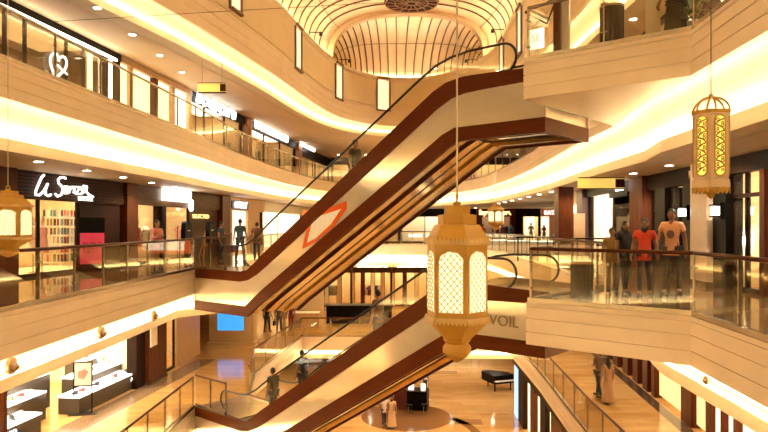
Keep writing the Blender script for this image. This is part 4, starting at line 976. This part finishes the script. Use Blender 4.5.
# free standing red brown pillar right middle
t = thing('pillar', 'free standing red brown pillar behind the litter bin', 'pillar', (7.2, 25.6, ZA), 0)
MB().b2((-.30, -.3, .1), (.30, .3, 3.05)).build('shaft', brown_v, t); MB().b2((-.34, -.34, 0), (.34, .34, .1)).build('plinth', granite, t)
MB().b2((.30, -.3, .3), (.75, .2, 2.0)).build('side_display', tan_w, t)
# counter tables at right middle
for (x, y, lab) in ((5.4+1, 27, 'dark standing counter left of the free standing pillar'), (8.0, 24, 'dark standing counter right of the free standing pillar')):
    t = thing('counter_table', lab, 'table', (x, y, ZA))
    MB().b2((-.9, -.3, 1.0), (.9, .3, 1.06)).build('counter_top', black, t)
    for s_ in (-1, 1): MB().tube([(s_*.75, 0, 0), (s_*.75, 0, 1.0)], .035, 6).build('leg', darksteel, t)
# glass display cases far right middle
for i in range(4):
    t = thing('display_case', 'lit glass display case in the far kiosk, %s' % ('leftmost', 'second from left', 'second from right', 'rightmost')[i], 'display case', (7.3+1.5*i*.75, 42-i*1.6, ZA))
    MB().b2((-.7, -.3, 0), (.7, .3, .55)).build('case_base', whitew, t); MB().b2((-.7, -.3, .56), (.7, .3, 1.0)).build('glass_top', g_shop, t)
    MB().b2((-.65, -.25, .56), (.65, .25, .6)).build('lit_shelf', emis('case_light', (.85, 1, .95), 1.5), t)
# seats upstairs right and plant
def tub_chair(p, rz, lab):
    t = thing('armchair', lab, 'armchair', p, rz)
    m = MB(); pts = []
    for i in range(15): a = R(-20+220*i/14); pts.append((.36*math.cos(a), .36*math.sin(a)))
    for i in range(14, -1, -1): a = R(-20+220*i/14); pts.append((.29*math.cos(a), .29*math.sin(a)))
    m.prism(pts, .2, .95); m.build('backrest', mat('chair_fabric', (.05, .025, .025), .7), t); MB().lathe([(0, .2), (.3, .2), (.31, .42), (.0, .46)], 18).build('seat', mat('chair_seat', (.07, .03, .025), .8), t)
    for s_ in (-1, 1):
        for q in (-1, 1): MB().tube([(s_*.2, q*.2, 0), (s_*.2, q*.2, .2)], .02, 6).build('leg', darksteel, t)
t = thing('reflection', 'pale cream painted glass banner upstairs behind the right railing', 'reflection', (5.0, 11.9, ZD), R(-20)); MB().b2((-.13, -.01, .05), (.13, .01, 1.9)).build('reflection_sheet', mat('reflection_cream', (.85, .72, .52), .5), t); MB().b2((-.2, -.12, 0), (.2, .12, .05)).build('foot', steel, t)  # cream sheet painted to stand in for a reflection in the rail glass
t = thing('potted_plant', 'small potted plant upstairs right between two dark dressed people', 'plant', (5.38, 11.1, ZD))
MB().lathe([(.08, 0), (.12, .3), (.1, .3)], 12).build('pot', whitew, t)
m = MB()
for i in range(24):
    a = random.random()*2*PI; l = .2+random.random()*.25; h = .35+random.random()*.45
    p0 = Vector((0, 0, .28)); p1 = Vector((math.cos(a)*l*.5, math.sin(a)*l*.5, h)); p2 = Vector((math.cos(a)*l, math.sin(a)*l, h-.03))
    sd = Vector((-math.sin(a), math.cos(a), 0))*.04; m.add([p0, p1+sd, p2, p1-sd], [(0, 1, 2, 3)])
m.build('leaves', mat('leaf_green', (.08, .18, .04), .5), t)
# poster stand on the lower left floor
px, py = 83, 414; x, y = at(px, py, ZB)
t = thing('sign_stand', 'black framed stand with white poster before the shoe shop', 'sign stand', (x, y, ZB), R(12))
f = MB()
for s_ in (-.28, .28): f.b2((s_-.02, -.02, 0), (s_+.02, .02, 1.72))
f.b2((-.3, -.02, 1.7), (.3, .02, 1.74)); f.b2((-.3, -.02, .92), (.3, .02, .96)); f.build('stand_frame', black, t)
MB().b2((-.42, -.2, 0), (.42, .2, .03)).build('foot_plate', darksteel, t); MB().b2((-.26, -.015, .96), (.26, .015, 1.7)).build('poster_sheet', mat('poster_white', (.8, .72, .65), .5), t)
m = MB().prism([(-.16, 1.22), (.02, 1.15), (.18, 1.4), (.06, 1.5), (-.14, 1.42)], -.018, -.016, 1); m.build('printed_shoe', mat('poster_rose', (.55, .25, .2), .5), t)
# grand piano on the ground floor
x, y = at(497, 388, ZC)
t = thing('grand_piano', 'black grand piano on the ground floor under the lower walkway', 'piano', (x, y, ZC), R(20))
pts = [(-.75, -.9), (.75, -.9), (.75, -.2), (.55, .3), (.2, .6), (-.1, .95), (-.45, 1.0), (-.75, .8)]
MB().prism(pts, .5, 1.02).build('case', black, t); MB().prism([(a*1.02, b*1.02) for a, b in pts], 1.02, 1.05).build('lid', black, t)
MB().b2((-.7, -1.1, .68), (.7, -.85, .74)).build('keyboard', whitew, t)
for a, b in ((-.6, -.75), (.6, -.75), (-.3, .7)): MB().lathe([(.05, 0), (.04, .1), (.06, .72)], 10, (a, b, 0)).build('leg', black, t)
t = thing('cabinet', 'small pale cabinet beside the grand piano', 'cabinet', (x+1.3, y-1.2, ZC), 0); MB().b2((-.3, -.25, 0), (.3, .25, .9)).build('body', tan_w, t); MB().b2((-.32, -.27, .9), (.32, .27, .95)).build('top', whitew, t)
# kiosk on the ground floor
x, y = at(410, 408, ZC)
t = thing('kiosk', 'dark red and black kiosk on the ground floor behind the couple', 'kiosk', (x, y, ZC), R(-12))
MB().b2((-.9, -.5, 0), (-.1, .5, 1.25)).build('counter', mat('kiosk_red', (.10, .015, .01), .35), t); MB().b2((-.1, -.5, 0), (1.1, .5, 1.15)).build('counter', black, t)
MB().b2((-.05, -.2, 1.15), (.25, -.1, 1.5)).build('screen', litw, t); MB().b2((.7, -.2, 1.15), (.95, -.1, 1.55)).build('screen', litw, t)
for s_ in (-.85, 1.05): MB().tube([(s_, .4, 1.1), (s_, .4, 2.0)], .02, 6).build('post', steel, t)
for a, b, lab in ((-.1, -1.3, 'left'), (.8, -1.2, 'right')):
    c = thing('stool', 'small dark stool before the ground floor kiosk, %s' % lab, 'stool', (x+a, y+b, ZC)); MB().lathe([(.0, .5), (.2, .5), (.2, .56), (0, .57)], 14).build('seat', black, c)
    for k in range(3): MB().tube([(.18*math.cos(k*2.1), .18*math.sin(k*2.1), 0), (.08*math.cos(k*2.1), .08*math.sin(k*2.1), .5)], .015, 5).build('leg', steel, c)
x, y = at(420, 400, ZC); t = thing('queue_post', 'slim white post beside the kiosk on the dark floor disc', 'post', (x+.5, y, ZC)); MB().lathe([(.15, 0), (.15, .03), (.03, .05), (.03, 1.1), (.05, 1.12)], 12).build('pole', whitew, t)
# benches and lower far counters
t = thing('kiosk', 'black counter kiosk on the lower far floor behind the escalator glass', 'kiosk', (-1.6, 41.5, ZB)); MB().b2((-2.1, -.5, 0), (2.1, .5, 1.1)).build('counter', black, t); MB().b2((-2.2, -.6, 1.1), (2.2, .6, 1.16)).build('counter_top', darkwood, t)
t = thing('counter', 'glass sided pale counter at the lower far left', 'counter', (-4.9, 39.5, ZB)); MB().b2((-.9, -.4, 0), (.9, .4, .9)).build('body', tan_w, t); MB().b2((-.92, -.42, .9), (.92, .42, .94)).build('top', whitew, t)
# wall frame
t = thing('picture_frame', 'dark framed panel on a cream wall at the lower far left', 'picture', (-5.6, 47.5, ZB+1.1)); MB().b2((-.65, -.05, 0), (.65, 0, 1.5)).build('frame', darkwood, t); MB().b2((-.45, -.07, .2), (.45, -.05, 1.3)).build('picture_panel', granite, t); MB().b2((-1.1, 0, -1.1), (1.1, .4, 1.9)).build('wall_block', cream, t)
# orange lit advert panel seen through the escalator glass
t = thing('advert_panel', 'orange edged white lit advert panel behind the upper escalator', 'advert', ((322-384)*30/640, 30, ZA), 0)
MB().b2((-.9, 0, .2), (1.5, .2, 2.25)).build('panel_frame', emis('orange_frame', (1, .16, .03), .6), t); MB().b2((-.68, -.03, .35), (1.3, 0, 2.05)).build('panel_face', emis('advert_white', (1, .9, .8), 1.2), t)
MB().b2((-.9, -.1, 0), (1.5, .35, .2)).build('panel_base', darksteel, t)

# ------------------------------------------------------------------ people
SKIN = mat('skin_brown', (.32, .15, .08), .5); HAIR = mat('hair_black', (.012, .008, .006), .5); SHOE = mat('shoe_dark', (.03, .02, .02), .5)
def skin_obj(verts, edges, name, m, parent, sub=1, extra=None):
    me = bpy.data.meshes.new(name); me.from_pydata([v[:3] for v in verts], edges, [])
    o = bpy.data.objects.new(name, me); C.objects.link(o)
    mo = o.modifiers.new('s', 'SKIN'); mo.use_smooth_shade = True
    for i, v in enumerate(verts):
        sv = me.skin_vertices[0].data[i]; r = v[3]; sv.radius = r if isinstance(r, tuple) else (r, r); sv.use_root = (i == 0)
    o.modifiers.new('u', 'SUBSURF').levels = sub
    dg = bpy.context.evaluated_depsgraph_get(); me2 = bpy.data.meshes.new_from_object(o.evaluated_get(dg)); bpy.data.objects.remove(o)
    if extra:
        bm = bmesh.new(); bm.from_mesh(me2); t_ = bpy.data.meshes.new('t'); t_.from_pydata(extra.v, [], extra.f); bm.from_mesh(t_); bm.to_mesh(me2); bm.free()
    me2.materials.clear(); me2.materials.append(m)
    for p in me2.polygons: p.use_smooth = True; p.material_index = 0
    o = bpy.data.objects.new(name, me2); C.objects.link(o); o.parent = parent; return o
def person(p, rz, label, top, bottom, h=1.7, stride=.16, arms=((.25, -.08), (.25, .05)), long_hair=False, skirt=False, shoes=None, bend=0, bag=None, hand_up=None, tee=None, sleeve=.55, group=None):
    # faces local -Y
    t = thing('person', label, 'person', p, rz, group); k = h/1.72
    J = {}
    by = -bend
    def P(x, y, z, r): return (x*k, y*k, z*k, r*k)
    J['pel'] = P(0, 0, .95, .13); J['wai'] = P(0, by*.3, 1.10, .115); J['che'] = P(0, by*.8, 1.30, .135); J['nb'] = P(0, by, 1.44, .065); J['nk'] = P(0, by-.01, 1.52, .05)
    hd = (0, (by-.03)*k, 1.61*k)
    fr = .5
    for s_, n in ((-1, 'l'), (1, 'r')):
        st = stride*s_
        J['sh'+n] = P(s_*.17, by, 1.41, .058)
        dx, dy = arms[0 if s_ < 0 else 1]
        if hand_up and hand_up == n:
            J['el'+n] = P(s_*.22, by-.06, 1.15, .042); J['wr'+n] = P(s_*.14, by-.32, 1.22, .03); J['ha'+n] = P(s_*.11, by-.39, 1.25, .03)
        else:
            J['el'+n] = P(s_*.24, by*.6+dy*.3, 1.13, .042); J['wr'+n] = P(s_*(.20+dx*.3), by*.3+dy-.06, .88, .028); J['ha'+n] = P(s_*(.20+dx*.3), by*.3+dy-.09, .81, .03)
        J['hi'+n] = P(s_*.085, 0, .90, .088); J['kn'+n] = P(s_*.095, st*.5-.03, .50, .058); J['an'+n] = P(s_*.10, st, .09, .042); J['to'+n] = P(s_*.115, st-.14, .035, .035)
    def sk(keys, es, name, m, grow=0, rs={}, extra=None):
        idx = {q: i for i, q in enumerate(keys)}
        return skin_obj([(J[q][0], J[q][1], J[q][2], rs.get(q, J[q][3]+grow)) for q in keys], [(idx[a], idx[b]) for a, b in es], name, m, t, 1, extra)
    keys = ['pel', 'wai', 'che', 'nb', 'nk']; es = [('pel', 'wai'), ('wai', 'che'), ('che', 'nb'), ('nb', 'nk')]
    J['hc'] = (hd[0], hd[1], hd[2]-.02*k, .05*k); keys.append('hc'); es.append(('nk', 'hc'))
    for n in 'lr':
        keys += [q+n for q in ('sh', 'el', 'wr', 'ha', 'hi', 'kn', 'an', 'to')]
        es += [('che', 'sh'+n), ('sh'+n, 'el'+n), ('el'+n, 'wr'+n), ('wr'+n, 'ha'+n), ('pel', 'hi'+n), ('hi'+n, 'kn'+n), ('kn'+n, 'an'+n), ('an'+n, 'to'+n)]
    ex = MB(); ex.ball((hd[0], hd[1], hd[2]), (.073*k, .092*k, .115*k), 14); ex.ball((hd[0], hd[1]-.09*k, hd[2]-.01*k), (.013*k, .022*k, .022*k), 8)
    for s_ in (-1, 1): ex.ball((s_*.074*k, hd[1], hd[2]), (.012*k, .02*k, .03*k), 6)
    ex.ball((0, hd[1]-.082*k, hd[2]-.055*k), (.025*k, .012*k, .008*k), 8)
    for n, s_ in (('l', -1), ('r', 1)):     # fingers and thumb
        hx, hy, hz = J['ha'+n][:3]
        for f in range(4):
            y0 = hy+(-.027+.018*f)*k; L = (.07, .08, .075, .06)[f]*k
            ex.tube([(hx, y0, hz+.01), (hx-s_*.008*k, y0-.004, hz-L*.5), (hx-s_*.022*k, y0, hz-L)], [.009*k, .0085*k, .006*k], 6)
        ex.tube([(hx, hy-.02*k, hz+.02*k), (hx-s_*.015*k, hy-.05*k, hz), (hx-s_*.02*k, hy-.06*k, hz-.03*k)], [.011*k, .01*k, .008*k], 6)
    body = sk(keys, es, 'body', SKIN, 0, {}, ex)
    e = MB()
    for s_ in (-1, 1): e.ball((s_*.028*k, hd[1]-.083*k, hd[2]+.012*k), .009*k, 6)
    e.build('eyes', HAIR, body)
    # clothes
    J['sl_l'] = J['sl_r'] = None
    for n in 'lr':
        a, b = J['sh'+n], J['el'+n]; J['sv'+n] = tuple(a[i]+(b[i]-a[i])*(sleeve if sleeve < 1 else 1) for i in range(3))+(.052*k,)
        J['cf'+n] = tuple(J['el'+n][i]+(J['wr'+n][i]-J['el'+n][i])*.85 for i in range(3))+(.036*k,)
    ks = ['pel', 'wai', 'che', 'nb', 'shl', 'shr', 'svl', 'svr']; ee = [('pel', 'wai'), ('wai', 'che'), ('che', 'nb'), ('che', 'shl'), ('che', 'shr'), ('shl', 'svl'), ('shr', 'svr')]
    if sleeve >= 1: ks += ['cfl', 'cfr']; ee += [('svl', 'cfl'), ('svr', 'cfr')]
    J['pb'] = (0, 0, .88*k, .145*k); ks.append('pb'); ee.append(('pel', 'pb'))
    sh = sk(ks, ee, 'shirt', top, .02*k, {'nb': .062*k, 'pb': .15*k})
    if skirt:
        MB().lathe([(.15*k, .95*k), (.19*k, .7*k), (.22*k, .35*k), (.25*k, .12*k), (.2*k, .12*k)], 14).build('long_dress', bottom, t, True)
    else:
        kk = ['pel', 'hil', 'hir', 'knl', 'knr', 'anl', 'anr']
        sk(kk, [('pel', 'hil'), ('pel', 'hir'), ('hil', 'knl'), ('hir', 'knr'), ('knl', 'anl'), ('knr', 'anr')], 'trousers', bottom, .014*k, {'pel': .135*k})
    hm = MB(); hm.ball((hd[0], hd[1]+.018*k, hd[2]+.03*k), (.084*k, .095*k, .105*k), 14)
    if long_hair: hm.lathe([(.0, .06*k), (.085*k, .0), (.1*k, -.18*k), (.08*k, -.32*k), (.02*k, -.36*k)], 10, (hd[0], hd[1]+.05*k, hd[2]))
    hm.build('hair', HAIR, t, True)
    for n in 'lr':
        q = J['an'+n]; w_ = J['to'+n]
        m = MB(); m.tube([(q[0], q[1]+.05*k, .045*k), (q[0], q[1], .055*k), (w_[0], w_[1]-.03*k, .035*k), (w_[0], w_[1]-.07*k, .03*k)], [.035*k, .045*k, .043*k, .02*k], 8); m.build('shoe', shoes or SHOE, t, True)
    if bag:
        hx, hy, hz = J['har'][:3]
        b = thing('handbag', bag[0], 'bag', (0, 0, 0)); M = Matrix.Translation(Vector(p)) @ Matrix.Rotation(rz, 4, 'Z')
        b.location = M @ Vector((hx+.03, hy, hz-.42*k)); b.rotation_euler = (0, 0, rz)
        MB().b2((-.05, -.14, 0), (.05, .14, .28)).build('bag_body', bag[1], b); MB().tube([(0, -.09, .28), (0, -.05, .4), (0, .05, .4), (0, .09, .28)], .01, 5).build('bag_handle', bag[1], b)
    if tee:
        MB().ball((0, J['che'][1]-.157*k, 1.22*k), (.075*k, .012*k, .085*k), 12).build('shirt_print', tee, sh, True)
    return t
def cl(n, c): return mat('cloth_'+n, c, .85)
def walk(px, py, z): x, y = at(px, py, z); return (x, y, z)
navy = cl('navy', (.03, .04, .07)); jean = cl('denim', (.05, .06, .09)); slate = cl('slate_teal', (.08, .13, .14)); pinks = cl('salmon', (.62, .22, .18)); khaki = cl('khaki', (.3, .2, .1))
person((-7.25, 20.2, ZA), R(60), 'person in a salmon shirt leaning on the left railing looking down', pinks, khaki, 1.68, 0, bend=.12, hand_up='l', sleeve=1)
person(walk(221, 263, ZA), R(75), 'person in a navy shirt reading by the slim pillar', navy, navy, 1.68, .1, hand_up='r')
person(walk(240, 262, ZA), R(170), 'person in a slate shirt walking away with a bag', slate, jean, 1.78, .2, bag=('dark bag carried by the walker in the slate shirt', darksteel))
person(walk(257, 261, ZA), R(190), 'person in maroon at the foot of the upper escalator', cl('dusty_maroon', (.2, .08, .08)), navy, 1.65, .1)
person(walk(304, 252, ZA), R(20), 'dark dressed person left of two by the white far shop', cl('charcoal', (.04, .03, .03)), navy, 1.65, .1)
person(walk(312, 252, ZA), R(-20), 'dark dressed person right of two by the white far shop', cl('wine', (.12, .03, .03)), navy, 1.6, .1, long_hair=True)
# rider on the upper escalator
def on_esc(t_, w_, z0): return (-6.54+UX*t_+WX*w_, 22.04+UY*t_+WY*w_, z0+esc_z(t_+.2, deck_pts)-.3)
person(on_esc(6.6, 1.1, ZA), RZ+R(90), 'person in charcoal riding the upper escalator', cl('charcoal', (.04, .03, .03)), navy, 1.72, .05)
person(on_esc(2.9, 1.1, ZB), RZ+R(-90), 'person in grey black at the foot of the lower escalator', cl('grey_black', (.05, .045, .045)), navy, 1.68, .05)
person(on_esc(4.1, 1.3, ZB), RZ+R(-90), 'person in dark blue starting up the lower escalator', cl('deep_blue', (.03, .04, .08)), navy, 1.6, .05)
person(on_esc(7.4, 1.2, ZB), RZ+R(-90), 'person in brown riding midway on the lower escalator', cl('mid_brown', (.14, .06, .03)), navy, 1.65, .05)
# right walkway
person((6.3, 14.0, ZA), R(-35), 'man in a pale orange printed tee walking by the shop sconces', cl('pale_orange', (.85, .42, .22)), cl('dark_jean', (.05, .045, .05)), 1.86, .22, tee=mat('print_dark', (.2, .1, .08), .7))
person((5.6, 13.75, ZA), R(-25), 'person in an orange red top walking beside the man in the tee', cl('orange_red', (.75, .07, .03)), navy, 1.65, .18, long_hair=True)
person((5.35, 14.2, ZA), R(10), 'person in black walking left of the orange red top', cl('jet', (.02, .015, .015)), navy, 1.6, .16, long_hair=True)
person((5.2, 14.6, ZA), R(-10), 'short person in mustard brown, leftmost of the right group', cl('mustard', (.3, .16, .04)), khaki, 1.45, .12)
person((5.35, 11.7, ZD), R(-60), 'person in black upstairs behind the right railing by the plant', cl('jet', (.02, .015, .015)), MATS['cloth_jet'], 1.7, .1, long_hair=True, skirt=True)
person((5.75, 11.3, ZD), R(-30), 'person in dark plum upstairs at the right railing corner', cl('plum', (.08, .02, .03)), MATS['cloth_plum'], 1.65, .1, skirt=True)
# far kiosk people
person(walk(531, 243.5, ZA), R(160), 'person in a cream shirt at the far display cases', cl('off_white', (.75, .6, .5)), khaki, 1.75, .05)
person(walk(544, 243, ZA), R(180), 'long haired person in rust at the far pink shop', cl('rust', (.5, .15, .07)), navy, 1.6, .05, long_hair=True)
for px, lab, m in ((483, 'person in red by the far maroon shop, left of the tiny lantern', gm[0]), (502, 'person in dark under the far tiny lantern', gm[1]), (511, 'person in dark blue right of the tiny lantern', gm[3])):
    person(walk(px, 243.2, ZA), R(px*7 % 360), lab, m, navy, 1.65, .05)
# lower level
person(walk(599, 397, ZB), R(205), 'man in grey with dark trousers on the lower right walkway', cl('warm_grey', (.16, .11, .08)), navy, 1.72, .2, hand_up='r')
person(walk(608, 404, ZB), R(190), 'woman in a tan dress on the lower right walkway', cl('tan_cloth', (.42, .22, .1)), MATS['cloth_tan_cloth'], 1.62, .14, skirt=True, long_hair=True)
person(walk(267, 332, ZB), R(160), 'person in black, leftmost of three on the lower floor', cl('jet', (.02, .015, .015)), navy, 1.72, .15)
person(walk(279, 332, ZB), R(170), 'person in dark grey, middle of three on the lower floor', cl('grey_black', (.05, .045, .045)), jean, 1.68, .1, bag=('dark bag of the middle walker on the lower floor', black))
person(walk(291, 331, ZB), R(200), 'person in dark red, rightmost of three on the lower floor', gm[8], cl('brick', (.25, .06, .04)), 1.7, .15)
# ground floor
person(walk(384, 426, ZC), R(20), 'person in a white shirt on the ground floor, left of a couple', cl('off_white', (.75, .6, .5)), navy, 1.68, .12)
person(walk(392, 428, ZC), R(-30), 'woman in a beige sari on the ground floor, right of a couple', cl('beige', (.6, .38, .2)), MATS['cloth_beige'], 1.75, .16, skirt=True, long_hair=True)
person(walk(425, 391, ZC), R(30), 'person with pale top and dark trousers beyond the ground floor kiosk', cl('off_white', (.75, .6, .5)), navy, 1.7, .1)
person(walk(410, 402, ZC), R(0), 'person in black behind the ground floor kiosk', cl('jet', (.02, .015, .015)), navy, 1.75, .05)
